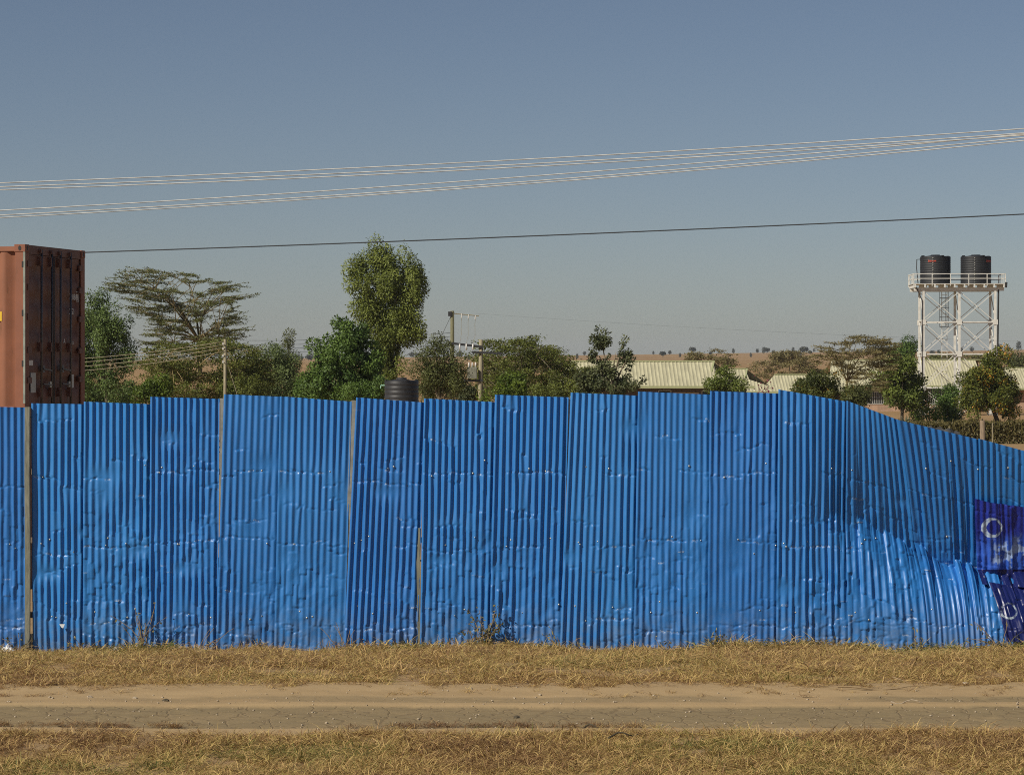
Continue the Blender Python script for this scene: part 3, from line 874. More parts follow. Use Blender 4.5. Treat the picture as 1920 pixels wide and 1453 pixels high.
def build_container(root, detail=True):
    """local frame: origin at the foot of the near door-end corner, long side towards -X, depth +Y, up Z; door end faces +X"""
    H = CH
    # corner posts
    for (x0, y0, nm) in ((0, 0, 'corner_post'), (0, CW - 0.16, 'corner_post'), (-CL + 0.16, 0, 'corner_post'), (-CL + 0.16, CW - 0.16, 'corner_post')):
        MB().span((x0 - 0.16, y0, 0.118), (x0, y0 + 0.16, H - 0.118)).build(nm, M['c_post'], root, bevel=0.006)
    # castings
    for x0 in (0, -CL + 0.17):
        for y0 in (-0.006, CW - 0.156):
            for z0 in (0, H - 0.118):
                c = MB().span((x0 - 0.172, y0, z0), (x0 + 0.006, y0 + 0.162, z0 + 0.118)).build('corner_casting', M['c_post'], root, bevel=0.006)
                zc = z0 + 0.059
                side = y0 - 0.003 if y0 < 1 else y0 + 0.165
                hb = MB()
                pts = [(x0 - 0.083 + 0.024 * math.cos(a), side, zc + 0.038 * math.sin(a)) for a in np.linspace(0, 2 * math.pi, 12, endpoint=False)]
                hb.quad(*pts); hb.build('lifting_hole', M['black'], c); hb = MB()
                pts = [(x0 + 0.0085 if x0 == 0 else x0 - 0.175, y0 + 0.081 + 0.024 * math.cos(a), zc + 0.038 * math.sin(a)) for a in np.linspace(0, 2 * math.pi, 12, endpoint=False)]
                hb.quad(*pts)
                hb.build('lifting_hole', M['black'], c)
    # rails
    for y0 in (0.02, CW - 0.08):
        MB().span((-CL + 0.17, y0, H - 0.10), (-0.175, y0 + 0.06, H - 0.035)).build('top_rail', M['c_red'], root)
        MB().span((-CL + 0.17, y0, 0.03), (-0.175, y0 + 0.06, 0.16)).build('bottom_rail', M['c_red'], root)
    # corrugated side walls: wide trapezoid corrugation
    for y0, sg in ((0.035, 1), (CW - 0.035, -1)):
        xs = []; x = -0.16; k = 0
        prof = [(0.072, 0.0), (0.068, 0.036), (0.070, 0.036), (0.068, 0.0)]
        pts = [(x, 0.048)]
        pts.append((x - 0.09, 0.048)); x -= 0.09
        while x > -CL + 0.4:
            for (dx, dd) in ((0.062, 0.0), (0.085, 0.0), (0.062, 0.048), (0.075, 0.048)):
                x -= dx; pts.append((x, dd))
        pts.append((-CL + 0.16, pts[-1][1]))
        # trapezoid: alternate flat out, slope, flat in, slope
        V = []
        for (xx, dd) in pts:
            V.append((xx, y0 + sg * dd, 0.155)); V.append((xx, y0 + sg * dd, H - 0.095))
        Fq = [(2 * i, 2 * i + 2, 2 * i + 3, 2 * i + 1) for i in range(len(pts) - 1)]
        mobj('side_wall', mesh_np('side_wall', np.array(V), np.array(Fq)), M['c_red'], root)
    MB().span((-CL + 0.1, 0.05, H - 0.05), (-0.02, CW - 0.05, H - 0.03)).build('roof_panel', M['c_red'], root)
    MB().span((-CL + 0.01, 0.16, 0.05), (-CL + 0.04, CW - 0.16, H - 0.05)).build('front_wall', M['c_red'], root)
    MB().span((-0.13, 0.165, H - 0.14), (-0.01, CW - 0.165, H - 0.005)).build('door_header', M['c_door'], root)
    MB().span((-0.13, 0.165, 0.0), (-0.01, CW - 0.165, 0.15)).build('door_sill', M['c_door'], root)
    # doors: panel with horizontal pressed channels
    z0, z1 = 0.155, H - 0.145
    for (a, b) in ((0.17, CW / 2 - 0.012), (CW / 2 + 0.012, CW - 0.17)):
        zs = [z0, z0 + 0.12]; ds = [0, 0]
        n = 5; step = (z1 - z0 - 0.2) / n
        zc = z0 + 0.12
        for k in range(n):
            zs += [zc + 0.10, zc + 0.16, zc + 0.30, zc + 0.36]; ds += [0, -0.035, -0.035, 0]; zc += step
        zs.append(z1); ds.append(0)
        V = []; 
        for zz, dd in zip(zs, ds):
            V += [(-0.03, a, zz), (-0.03, a + 0.06, zz), (-0.03 + dd, a + 0.085, zz), (-0.03 + dd, b - 0.085, zz), (-0.03, b - 0.06, zz), (-0.03, b, zz)]
        Fq = []
        for i in range(len(zs) - 1):
            for j in range(5):
                q = i * 6 + j; Fq.append((q, q + 1, q + 7, q + 6))
        d = mobj('door', mesh_np('door', np.array(V), np.array(Fq)), M['c_door'], root)
        # seals, locking bars, handles, hinges
        MB().span((-0.045, a - 0.011, z0), (-0.026, a + 0.012, z1)).span((-0.045, b - 0.012, z0), (-0.026, b + 0.011, z1)).build('door_seal', M['black'], d)
        left = a < 1
        for yb in ((0.60, 1.02) if left else (1.37, 1.79)):
            MB().tube([(0.018, yb, z0 - 0.06), (0.018, yb, z1 + 0.09)], 0.017, 8).build('locking_bar', M['bar_steel'], d, True)
            for zz in (z1 - 0.09, 1.05, 0.36):
                MB().span((-0.03, yb - 0.05, zz - 0.07), (0.024, yb - 0.018, zz + 0.07)).build('bar_bracket', M['c_door'], d)
            MB().span((-0.01, yb - 0.045, z1 + 0.03), (0.03, yb + 0.03, z1 + 0.085)).build('bar_bracket', M['c_door'], d)
        hy = 0.60 if left else 1.37
        MB().bar((0.035, hy + 0.03, 0.72), (0.045, hy + 0.34, 0.69), 0.03, 0.02).build('door_handle', M['bar_steel'], d)
        MB().bar((0.035, hy + 0.03, 0.49), (0.045, hy + 0.34, 0.47), 0.03, 0.02).build('door_handle', M['bar_steel'], d)
        MB().box((0.02, hy + 0.06, 0.72), (0.03, 0.07, 0.11)).build('handle_hub', M['bar_steel'], d)
        MB().box((0.02, hy + 0.33, 0.48), (0.03, 0.07, 0.09)).build('handle_catch', M['galv'], d)
        ye = a if left else b
        for zz in (0.55, 1.0, 1.5, 1.95, 2.3):
            MB().span((-0.02, ye - 0.09, zz - 0.045), (0.012, ye + 0.07, zz + 0.045)).build('hinge', M['c_door'], d)
        if detail:
            if left:
                MB().span((-0.028, 0.27, 0.36), (-0.020, 0.47, 0.66)).build('plate', M['grille'], d)
                MB().span((-0.028, 0.19, 0.77), (-0.021, 0.36, 0.85)).build('placard', M['white_print'], d)
            else:
                MB().span((-0.028, 1.86, 0.42), (-0.020, 2.02, 0.63)).build('plate', M['grille'], d)
    if detail:
        # pale bare strip with hinge notches down the near post edge
        MB().span((-0.03, -0.0035, 0.2), (0.003, 0.0, H - 0.02)).build('bare_metal_strip', M['bare_edge'], root)
        for zz in (0.80, 1.56, 2.29):
            MB().span((-0.052, -0.006, zz - 0.045), (-0.026, -0.003, zz + 0.045)).build('hinge_slot', M['black'], root)
        xd, zd = (0, 1, 0), (0, 0, 1)
        X = -0.0255
        for body, y, z, sz in (('72086', 1.825, 1.80, 0.135), ('8', 2.135, 1.80, 0.135), ('2G1', 1.825, 1.57, 0.135)):
            text_mesh('code_text', body, sz, M['white_print'], root, (X, y, z), xd, zd)
        fr = MB()
        for q in (((2.12, 1.775), (2.235, 1.785)), ((2.12, 1.925), (2.235, 1.935)), ((2.12, 1.775), (2.128, 1.935)), ((2.227, 1.775), (2.235, 1.935))):
            fr.span((X - 0.001, q[0][0], q[0][1]), (X + 0.002, q[1][0], q[1][1]))
        fr.build('check_digit_frame', M['white_print'], root)
        for body, y, z, sz in (('KG', 1.86, 1.37, 0.07), ('LB', 1.86, 1.28, 0.07), ('70', 1.83, 1.10, 0.07), ('KG', 1.93, 1.10, 0.07), ('LB', 1.87, 1.0, 0.07), ('KG', 1.86, 0.83, 0.07), ('LB', 1.88, 0.76, 0.06), ('A', 1.60, 1.11, 0.11)):
            text_mesh('weight_text', body, sz, M['white_print'], root, (X, y, z), xd, zd)
        dec = MB().span((-0.58, 0.028, 1.44), (-0.385, 0.034, 1.58)).build('yellow_decal', M['yellow'], root)
        MB().span((-0.55, 0.024, 1.47), (-0.42, 0.0275, 1.55)).build('decal_mark', M['black'], dec)

cang = math.radians(-12.2)
cb = W(47, 458, 40.0)
for k, (nm, lab) in enumerate((('shipping_container', 'rusty red shipping container behind the left end of the blue fence'),
                               ('shipping_container', 'lower container of the stack, hidden behind the blue fence'))):
    z = 2.59 if k == 0 else 0.0
    z0 = float(ground_z(cb.x, 41)) 
    root = empty(nm, (cb.x, 40.0, (cb.z - CH) - (0 if k == 0 else CH + 0.012)), cang)
    tag(root, lab, 'container', 'stacked shipping containers')
    build_container(root, k == 0)

# ------------------------------------------------------------------ overhead cables
def cable(name, pts, D, rad, mat, label, group, ext=1, n=5):
    pts = sorted(pts)
    xs = [p[0] for p in pts]; ys = [p[1] for p in pts]
    c = np.polyfit(xs, ys, 2 if len(pts) > 2 else 1)
    lo, hi = xs[0] - (500 if ext & 1 else 0), xs[-1] + (500 if ext & 2 else 0)
    mb = MB()
    mb.tube([W(x, np.polyval(c, x), D) for x in np.linspace(lo, hi, 26)], rad, n)
    o = mb.build(name, mat, None, True)
    return tag(o, label, 'cable', group)
G1 = 'bright overhead power cables'
for k, (pts, D, lab) in enumerate((
        (((0, 343.5), (640, 317), (1280, 282.5), (1920, 242)), 46.0, 'topmost bright overhead cable crossing the sky'),
        (((0, 351), (640, 325), (1280, 292), (1920, 250)), 46.3, 'second bright overhead cable from the top at the left edge'),
        (((0, 356.5), (640, 330.5), (1280, 297), (1920, 254)), 46.6, 'third bright overhead cable from the top at the left edge'),
        (((0, 395), (640, 356.5), (1280, 308.5), (1920, 252)), 48.0, 'fourth bright overhead cable, top of the lower bundle at left'),
        (((0, 404), (640, 366), (1280, 317.5), (1920, 259)), 48.3, 'fifth bright overhead cable, middle of the lower bundle at left'),
        (((0, 408.5), (640, 370.5), (1280, 321.5), (1920, 264.5)), 48.6, 'lowest bright overhead cable, bottom of the lower bundle at left'))):
    cable('power_cable', pts, D, 0.0108, M['wire'], lab, G1, 3)
cable('power_cable', ((-200, 485), (160, 473.5), (640, 457), (1280, 431), (1920, 402)), 56.0, 0.0135, M['wire_dark'], 'single thin dark overhead cable below the bright bundle', 'dark overhead cable', 3)

# ------------------------------------------------------------------ trees
def quads_from(P, A, B):
    """diamond leaves: base P, long vector A, side vector B"""
    V = np.stack([P, P + 0.45 * A + B, P + A, P + 0.45 * A - B], 1).reshape(-1, 3)
    i = np.arange(len(P))[:, None] * 4
    return V, np.concatenate([i, i + 1, i + 2, i + 3], 1)

def leaf_mesh(name, P, r, ln, wd, droop=0.3, tint=None, flat=0.0, parent=None, mat=None, outward=None, nrm=2.0):
    n = len(P)
    A = r.normal(0, 1, (n, 3)); A[:, 2] = A[:, 2] * (1 - flat) - droop
    if outward is not None: A += outward * 0.9
    A /= np.linalg.norm(A, axis=1)[:, None] + 1e-9
    R = r.normal(0, 0.55, (n, 3)); R[:, 2] += 0.35 + flat
    if outward is not None: R += outward * nrm
    B = np.cross(A, R); B /= np.linalg.norm(B, axis=1)[:, None] + 1e-9
    l = ln * r.uniform(0.6, 1.35, n)[:, None]; w = wd * r.uniform(0.6, 1.3, n)[:, None] * 0.5
    V, Q = quads_from(P, A * l, B * w)
    me = mesh_np(name, V, Q)
    t = np.clip(tint if tint is not None else r.random(n), 0, 1)
    at = me.attributes.new('tint', 'FLOAT', 'FACE'); at.data.foreach_set('value', t.astype(np.float32))
    return mobj(name, me, mat, parent)

def bend(a, b, sag, n=6):
    a = Vector(a); b = Vector(b); out = []
    for k in range(n):
        t = k / (n - 1)
        p = a.lerp(b, t); p.z += sag * math.sin(math.pi * t)
        out.append(p)
    return out

def tree(name, label, lobes, D, mat, bark='bark_dark', n=9000, lpx=6.0, wpx=3.0, clus=0.9, droop=0.3, base=None, seed=1, trunk_r=None,
         group=None, cat='tree', shell=0.6, depthk=1.0, flat=0.0, bot=None, limb_n=None, cs=170, clump=13.0):
    """lobes: (px, py, rx, ry[, weight]) in photo pixels at distance D; converted to metres about a trunk on the ground"""
    r = np.random.default_rng(seed + 1000)
    k = D / F
    Lm = []
    for lb in lobes:
        c = W(lb[0], lb[1], D); Lm.append((c.x, c.z, lb[2] * k, lb[3] * k, lb[4] if len(lb) > 4 else 1.0))
    bx = base if base is not None else np.mean([l[0] for l in lobes])
    if cat == 'bush':                     # bushes are leafy down to the ground
        low = min(Lm, key=lambda l: l[1] - l[3]); g0 = float(ground_z((bx - 960) * k, D))
        wd_ = max(l[2] for l in Lm)
        zc_ = low[1] - 0.4 * low[3]
        if zc_ - g0 > 0.3: Lm.append(((bx - 960) * k, (zc_ + g0) / 2, wd_ * 0.9, (zc_ - g0) / 2 + 0.15, 0.8))
        n = int(n * 1.35)
    bx = (bx - 960) * k
    gz = float(ground_z(bx, D))
    root = empty(name, (bx, D, gz)); tag(root, label, cat, group)
    wt = np.array([l[2] * l[3] * l[4] for l in Lm]); wt /= wt.sum()
    nc = max(24, n // cs)
    which = r.choice(len(Lm), nc, p=wt)
    C = np.zeros((nc, 3)); OUT = np.zeros((nc, 3))
    dy0 = [r.normal(0, 0.35) * l[2] for l in Lm]
    for q, w in enumerate(which):
        cx, cz, rx, rz, _ = Lm[w]
        d = r.normal(0, 1, 3); d /= np.linalg.norm(d)
        rad = shell + (1 - shell) * r.random() ** 0.6
        if r.random() < 0.25: rad *= r.random()
        rad *= 1 + 0.16 * r.normal()
        C[q] = (cx + d[0] * rx * rad, d[1] * rx * rad * depthk + dy0[w], cz + d[2] * rz * rad)
        OUT[q] = d
    crad = clus * clump * k * (0.55 + 0.9 * r.random(nc))
    wl = r.choice(nc, n, p=crad ** 2 / (crad ** 2).sum())
    dl = r.normal(0, 1, (n, 3)); dl /= np.linalg.norm(dl, axis=1)[:, None]
    rl = 0.45 + 0.55 * r.random(n) ** 0.5
    rl = np.where(r.random(n) < 0.10, rl * 1.3, rl)
    vs = 0.85 + 0.5 * min(1, max(0, droop))
    P = C[wl] + dl * (rl * crad[wl])[:, None] * np.array([1, 1, vs])
    P[:, 2] -= np.where(r.random(n) < 0.3, r.random(n) * 0.5 * max(0, droop) * crad[wl], 0)
    OUT = OUT * 0.45
    P[:, 0] -= bx; P[:, 2] -= gz
    ctint = r.normal(0.45, 0.2, nc)
    tint = ctint[wl] + r.normal(0, 0.2, n)
    keep = P[:, 2] > 0.05
    leaf_mesh('crown', P[keep], r, lpx * k, wpx * k, droop, tint[keep], flat, root, M[mat], (OUT[wl] + dl * 0.9)[keep] * 0.6)
    # trunk and limbs
    cz_low = min(l[1] for l in Lm)
    tr = trunk_r or max(0.05, 0.10 * max(l[2] for l in Lm))
    top = max(Lm, key=lambda l: l[1])
    fork = Vector(((np.average([l[0] for l in Lm], weights=wt) - bx) * 0.5, 0, max(0.6, (cz_low - gz) * 0.75)))
    mb = MB()
    mb.tube([(0, 0, -0.15), (tr * 0.3, 0, fork.z * 0.4), tuple(fork)], [tr * 1.25, tr, tr * 0.8], 8)
    for w, l in enumerate(Lm):
        e = Vector((l[0] - bx, dy0[w], l[1] - gz))
        pts = bend(fork, e, 0.12 * (e - fork).length)
        mb.tube(pts, list(np.linspace(tr * 0.6, tr * 0.12, len(pts))), 5)
    for q in r.choice(nc, min(nc, limb_n or 26), replace=False):
        w = which[q]; l = Lm[w]
        s = Vector((l[0] - bx, dy0[w], l[1] - gz - 0.3 * l[3])); e = Vector((C[q][0] - bx, C[q][1], C[q][2] - gz))
        mb.tube(bend(s, e, 0.06 * (e - s).length, 4), list(np.linspace(tr * 0.22, tr * 0.06, 4)), 4, False)
    mb.build('trunk', M[bark], root, True)
    return root

def acacia(name, label, poly, fork, D, mat, bark='bark_acacia', wisps=60, wl=42, thick=5, n=9000, lpx=4.5, wpx=1.6, base=None, seed=1,
           trunk_r=0.16, limbs=9, depthk=0.55, droop=0.0, group=None, rise=0.10, lflat=0.35):
    """flat layered crown: twigs fan outwards inside the outline poly (photo pixels), leaflets strung along them"""
    r = np.random.default_rng(seed + 2000); k = D / F
    P = np.array(poly, float)
    def inside(x, y):
        c = False; j = len(P) - 1
        for i in range(len(P)):
            if (P[i, 1] > y) != (P[j, 1] > y) and x < (P[j, 0] - P[i, 0]) * (y - P[i, 1]) / (P[j, 1] - P[i, 1]) + P[i, 0]: c = not c
            j = i
        return c
    bx = ((base if base is not None else fork[0]) - 960) * k
    gz = float(ground_z(bx, D))
    root = empty(name, (bx, D, gz)); tag(root, label, 'tree', group)
    def loc(px, py, dy=0.0):
        w = W(px, py, D); return Vector((w.x - bx, dy, w.z - gz))
    fk = loc(*fork)
    half = (P[:, 0].max() - P[:, 0].min()) / 2 * k
    W_ = []
    lo, hi = P.min(0), P.max(0)
    while len(W_) < wisps:
        x, y = lo + (hi - lo) * r.random(2)
        if inside(x, y): W_.append((x, y))
    ends = []
    for (x, y) in W_:
        fxn = (x - fork[0]) / max(1.0, (hi[0] - lo[0]) / 2)
        dy = r.normal(0, 1) * half * depthk * math.sqrt(max(0.05, 1 - min(1, fxn * fxn)))
        ends.append((loc(x, y, dy), x, y))
    mains = sorted(range(wisps), key=lambda q: r.random())[:limbs]
    mb = MB()
    mb.tube([(0, 0, -0.15), (fk.x * 0.4, 0, fk.z * 0.5), tuple(fk)], [trunk_r * 1.2, trunk_r, trunk_r * 0.85], 7)
    limb_pts = []
    for q in mains:
        pts = bend(fk, ends[q][0], 0.10 * (ends[q][0] - fk).length, 7)
        limb_pts.append(pts)
        mb.tube(pts, list(np.linspace(trunk_r * 0.40, trunk_r * 0.10, 7)), 5)
    LP = []; LO = []; LT = []
    per = max(8, n // wisps)
    for q, (e, x, y) in enumerate(ends):
        cand = [p for pts in limb_pts for p in pts[2:]]
        s = min(cand, key=lambda p: (p - e).length + (0.6 * max(0, p.z - e.z)))
        if q not in mains and (s - e).length > 0.05:
            mb.tube(bend(s, e, 0.08 * (e - s).length, 4), list(np.linspace(trunk_r * 0.16, trunk_r * 0.06, 4)), 4, False)
        dirx = (e.x - fk.x); dyv = e.y
        d = Vector((dirx, dyv, 0));
        if d.length < 0.1: d = Vector((r.normal(), r.normal(), 0))
        d.normalize()
        for sub in range(3):
            a = r.normal(0, 0.5)
            dd = Vector((d.x * math.cos(a) - d.y * math.sin(a), d.x * math.sin(a) + d.y * math.cos(a), r.normal(rise, 0.10)))
            Lw = wl * k * r.uniform(0.5, 1.2)
            st = e - dd * Lw * 0.45; en = e + dd * Lw * 0.55; en.z += -droop * Lw
            mb.tube(bend(st, en, 0.03 * Lw, 4), list(np.linspace(trunk_r * 0.08, trunk_r * 0.03, 4)), 3, False)
            m_ = per // 3
            tt = r.random(m_)
            pts = np.array(st)[None, :] + (np.array(en) - np.array(st))[None, :] * tt[:, None]
            sg = thick * k * 0.5
            pts = pts + r.normal(0, 1, (m_, 3)) * np.array([sg * 1.6, sg * 2.2, sg * 0.7]) * (1.1 - 0.7 * tt)[:, None]
            LP.append(pts); LT.append(np.clip(r.normal(0.45, 0.15) + r.normal(0, 0.22, m_), 0, 1))
            LO.append(np.repeat(np.array(dd)[None, :], m_, 0))
    LP = np.concatenate(LP); LT = np.concatenate(LT); LO = np.concatenate(LO)
    keep = LP[:, 2] > 0.05
    leaf_mesh('crown', LP[keep], r, lpx * k, wpx * k, 0.0, LT[keep], lflat, root, M[mat], LO[keep] * 1.4, nrm=0.2)
    mb.build('trunk', M[bark], root, True)
    return root

# left block
tree('weeping_tree', 'tall dark weeping tree rising beside the red container', [(180, 600, 30, 52), (165, 640, 34, 50), (205, 630, 30, 58), (235, 640, 20, 50), (190, 690, 40, 50), (240, 685, 18, 40), (150, 690, 30, 50), (185, 562, 14, 22)],
     118, 'l_weep', n=28500, lpx=5.0, wpx=2.0, droop=1.3, base=205, seed=3, clus=0.9)
acacia('umbrella_acacia', 'flat-topped acacia with layered wispy crown left of the guyed pole', [(222, 504), (250, 500), (300, 503), (330, 500), (350, 512), (400, 524), (430, 533), (462, 540), (460, 572), (440, 585), (430, 605), (462, 630), (420, 640), (370, 650), (280, 645), (268, 625), (262, 600), (250, 570), (212, 545), (230, 530)],
       (374, 640), 150, 'l_acacia', n=27000, wisps=170, wl=58, thick=3.2, seed=5, trunk_r=0.17, limbs=14)
acacia('low_acacia', 'low dense acacia with pale bare trunk below the flat-topped acacia', [(268, 668), (300, 650), (350, 643), (420, 642), (470, 655), (490, 690), (500, 740), (440, 750), (360, 752), (300, 745), (270, 720), (262, 690)],
       (350, 715), 132, 'l_acacia_dk', n=30000, wisps=200, wl=44, thick=13, seed=6, trunk_r=0.11, limbs=12, depthk=0.6, lflat=0.0, bark='bark_pale', wpx=2.4)
tree('bright_bush', 'bright lime green bush between the container tree and low acacia', [(290, 730, 26, 22), (305, 722, 16, 16), (268, 738, 18, 14)], 112, 'l_bright', n=6840, lpx=4.3, wpx=3.0, seed=8, cat='bush', droop=0.1)
tree('feathery_tree', 'soft green feathery tree right of the guyed pole', [(500, 680, 30, 40), (530, 690, 30, 45), (548, 715, 20, 40), (480, 700, 26, 40), (515, 728, 40, 30)], 138, 'l_feather', n=17100, lpx=5.0, wpx=1.7, droop=1.1, seed=9)
tree('spire_cypress', 'thin brownish spire of a cypress above the feathery tree', [(541, 642, 4, 16), (541, 662, 9, 16), (543, 685, 14, 18)], 145, 'l_olive', n=3420, lpx=3.6, wpx=1.5, droop=-0.6, seed=10, trunk_r=0.06)
tree('dense_green_tree', 'dense dark green tree left of the tall rounded tree', [(640, 640, 30, 34), (665, 635, 34, 30), (612, 690, 30, 40), (650, 690, 44, 48), (690, 680, 30, 50), (640, 730, 60, 34), (620, 650, 18, 20), (598, 720, 26, 34)],
     120, 'l_green', n=28500, lpx=5.8, wpx=3.0, droop=0.2, seed=11)
tree('tall_rounded_tree', 'tallest tree with rounded olive green crown above the black tank', [(712, 486, 28, 34), (738, 512, 40, 44), (690, 545, 36, 56), (745, 545, 46, 60), (778, 560, 26, 56), (668, 520, 16, 30), (722, 600, 46, 46), (776, 510, 14, 22), (760, 615, 30, 36), (732, 650, 26, 36), (735, 700, 26, 40)],
     155, 'l_euc', n=45600, lpx=5.0, wpx=2.3, droop=0.9, seed=12, base=735, clus=0.95, shell=0.65, cs=190)
tree('olive_tree', 'olive brown tree with pale stem between the black tank and the power poles', [(815, 655, 24, 26), (800, 690, 32, 36), (840, 695, 30, 36), (820, 725, 44, 30), (860, 720, 20, 26)], 99, 'l_olive', bark='bark_grey', n=19000, lpx=3.6, wpx=2.0, seed=13)
acacia('spreading_acacia', 'wide low acacia with upswept branches right of the power poles', [(905, 650), (940, 636), (975, 640), (1005, 632), (1000, 645), (1040, 662), (1070, 684), (1112, 702), (1105, 715), (1110, 745), (1000, 750), (905, 745), (895, 700)],
       (985, 735), 135, 'l_acacia_dk', bark='bark_grey', n=34000, wisps=200, wl=50, thick=11, seed=14, trunk_r=0.12, limbs=14, lflat=0.0, wpx=2.4)
tree('bright_bush', 'bright yellow green bush in front of the spreading acacia', [(950, 715, 28, 26), (965, 730, 26, 20), (935, 735, 22, 18)], 108, 'l_bright', n=7220, lpx=4.3, wpx=3.0, seed=15, cat='bush', droop=0.1)
tree('bright_bush', 'small yellow green shrub at the foot of the shorter power pole', [(914, 744, 12, 14)], 95, 'l_bright', n=1710, lpx=4.3, wpx=3.0, seed=16, cat='bush', droop=0.1)
tree('open_crowned_tree', 'open crowned tree with dark leaf tufts in front of the cream roof', [(1128, 640, 16, 24), (1112, 665, 14, 14), (1155, 660, 16, 18), (1168, 648, 9, 16), (1178, 672, 12, 12), (1140, 690, 30, 24), (1180, 710, 26, 30), (1140, 725, 46, 24), (1105, 720, 26, 26)],
     118, 'l_sparse', bark='bark_grey', n=8200, lpx=6.0, wpx=3.0, droop=0.5, seed=17, clus=0.55, shell=0.55, cs=70)
tree('small_tree', 'small light green tree at the right end of the cream roof', [(1362, 702, 14, 14), (1348, 722, 20, 14), (1378, 722, 18, 14)], 150, 'l_fresh', n=4560, lpx=4.3, wpx=2.3, seed=18, droop=0.2, bark='bark_grey')
tree('dark_bush', 'dark rounded bush with orange blossoms left of the leaning fence end', [(1530, 716, 34, 28), (1500, 728, 22, 18), (1562, 728, 22, 22), (1530, 735, 46, 16)], 125, 'l_dark', n=15200, lpx=3.6, wpx=2.4, seed=19, cat='bush')
acacia('thin_acacia', 'thin brownish umbrella acacia left of the water tower', [(1522, 634), (1560, 642), (1600, 630), (1640, 634), (1682, 652), (1672, 668), (1660, 690), (1645, 735), (1600, 745), (1580, 700), (1560, 672), (1530, 680), (1545, 655)],
       (1588, 715), 165, 'l_thorn', n=16000, wisps=120, wl=40, thick=4, seed=20, trunk_r=0.10, limbs=12)
tree('leafy_tree', 'fresh green leafy tree in front of the left tower leg', [(1690, 690, 24, 22), (1672, 715, 24, 26), (1710, 720, 26, 24), (1690, 745, 34, 22), (1725, 752, 16, 22), (1668, 675, 10, 12)], 175, 'l_fresh', n=15200, lpx=5.0, wpx=2.7, seed=21, clus=0.7, shell=0.55, base=1690, cs=90)
tree('flowering_tree', 'dark green tree with orange flowers below the right tower legs', [(1850, 700, 34, 34), (1820, 715, 24, 24), (1880, 715, 28, 34), (1845, 745, 44, 30), (1895, 750, 24, 26), (1872, 675, 18, 18), (1815, 755, 18, 18)], 170, 'l_flower', n=22800, lpx=4.7, wpx=2.6, seed=22, base=1868)
tree('round_shrub', 'small dark green shrub between the two trees under the tower', [(1780, 750, 22, 22), (1778, 730, 16, 14)], 178, 'l_green', n=6080, lpx=3.6, wpx=2.3, seed=23, cat='bush')
tree('roofside_tree', 'green tree rising behind the roof ridge left of the tower', [(1695, 662, 22, 12), (1708, 652, 12, 10), (1675, 668, 16, 8)], 285, 'l_green', n=4940, lpx=3.6, wpx=2.3, seed=24)
tree('grey_green_bush', 'grey green bush on the slope at the right edge', [(1905, 678, 20, 14), (1935, 682, 22, 14)], 420, 'l_olive', n=4180, lpx=3.6, wpx=2.3, seed=25, cat='bush')
# undergrowth that closes the gaps behind the fence
for k, (px, py, rx, ry, D, mt, lab) in enumerate((
        (585, 728, 24, 22, 126, 'l_green', 'dark shrub at the left foot of the dense green tree'),
        (455, 728, 36, 24, 128, 'l_acacia_dk', 'olive shrub at the foot of the guyed pole'),
        (700, 735, 40, 22, 118, 'l_green', 'green shrub left of the small black tank'),
        (880, 738, 24, 16, 120, 'l_sparse', 'dark shrub under the transformer'),
        (1050, 728, 60, 20, 126, 'l_acacia_dk', 'dark hedge-like shrub right of the bright yellow green bush'),
        (168, 738, 26, 22, 130, 'l_weep', 'dull green shrub just right of the red container'),
        (225, 735, 36, 20, 135, 'l_weep', 'dull green shrub at the foot of the weeping tree'),
        (1600, 738, 26, 18, 150, 'l_olive', 'olive shrub right of the dark rounded bush'))):
    tree('undergrowth_shrub', lab, [(px, py, rx, ry), (px - rx * 0.5, py + 6, rx * 0.6, ry * 0.8), (px + rx * 0.5, py + 5, rx * 0.6, ry * 0.8)], D, mt, n=6840, lpx=4.0, wpx=2.3, seed=60 + k, cat='bush', group='shrubs behind the fence')
for k, (px, py, rx, ry, D, lab) in enumerate((
        (1330, 676, 46, 20, 260, 'khaki thorn thicket above the right end of the cream roof'),
        (1435, 702, 44, 26, 270, 'khaki thorn thicket above the hipped roof'),
        (1500, 690, 40, 24, 300, 'thin thorn thicket left of the brownish acacia'),
        (1480, 668, 30, 12, 420, 'small olive thicket on the slope below the ridge trees'),
        (975, 690, 60, 14, 240, 'thorn thicket behind the spreading acacia'),
        (1800, 672, 60, 8, 330, 'low green thicket behind the roof under the tower'))):
    acacia('thorn_thicket', lab, [(px - rx, py), (px - rx * 0.6, py - ry * 0.8), (px, py - ry), (px + rx * 0.7, py - ry * 0.8), (px + rx, py), (px + rx * 0.8, py + ry), (px - rx * 0.8, py + ry)],
           (px, py + ry), D, 'l_thorn' if k != 5 else 'l_olive', n=3600, wisps=46, wl=26, thick=6, seed=80 + k, trunk_r=0.09, limbs=7, lpx=4.0, wpx=2.0, group='thorn thickets behind the houses')

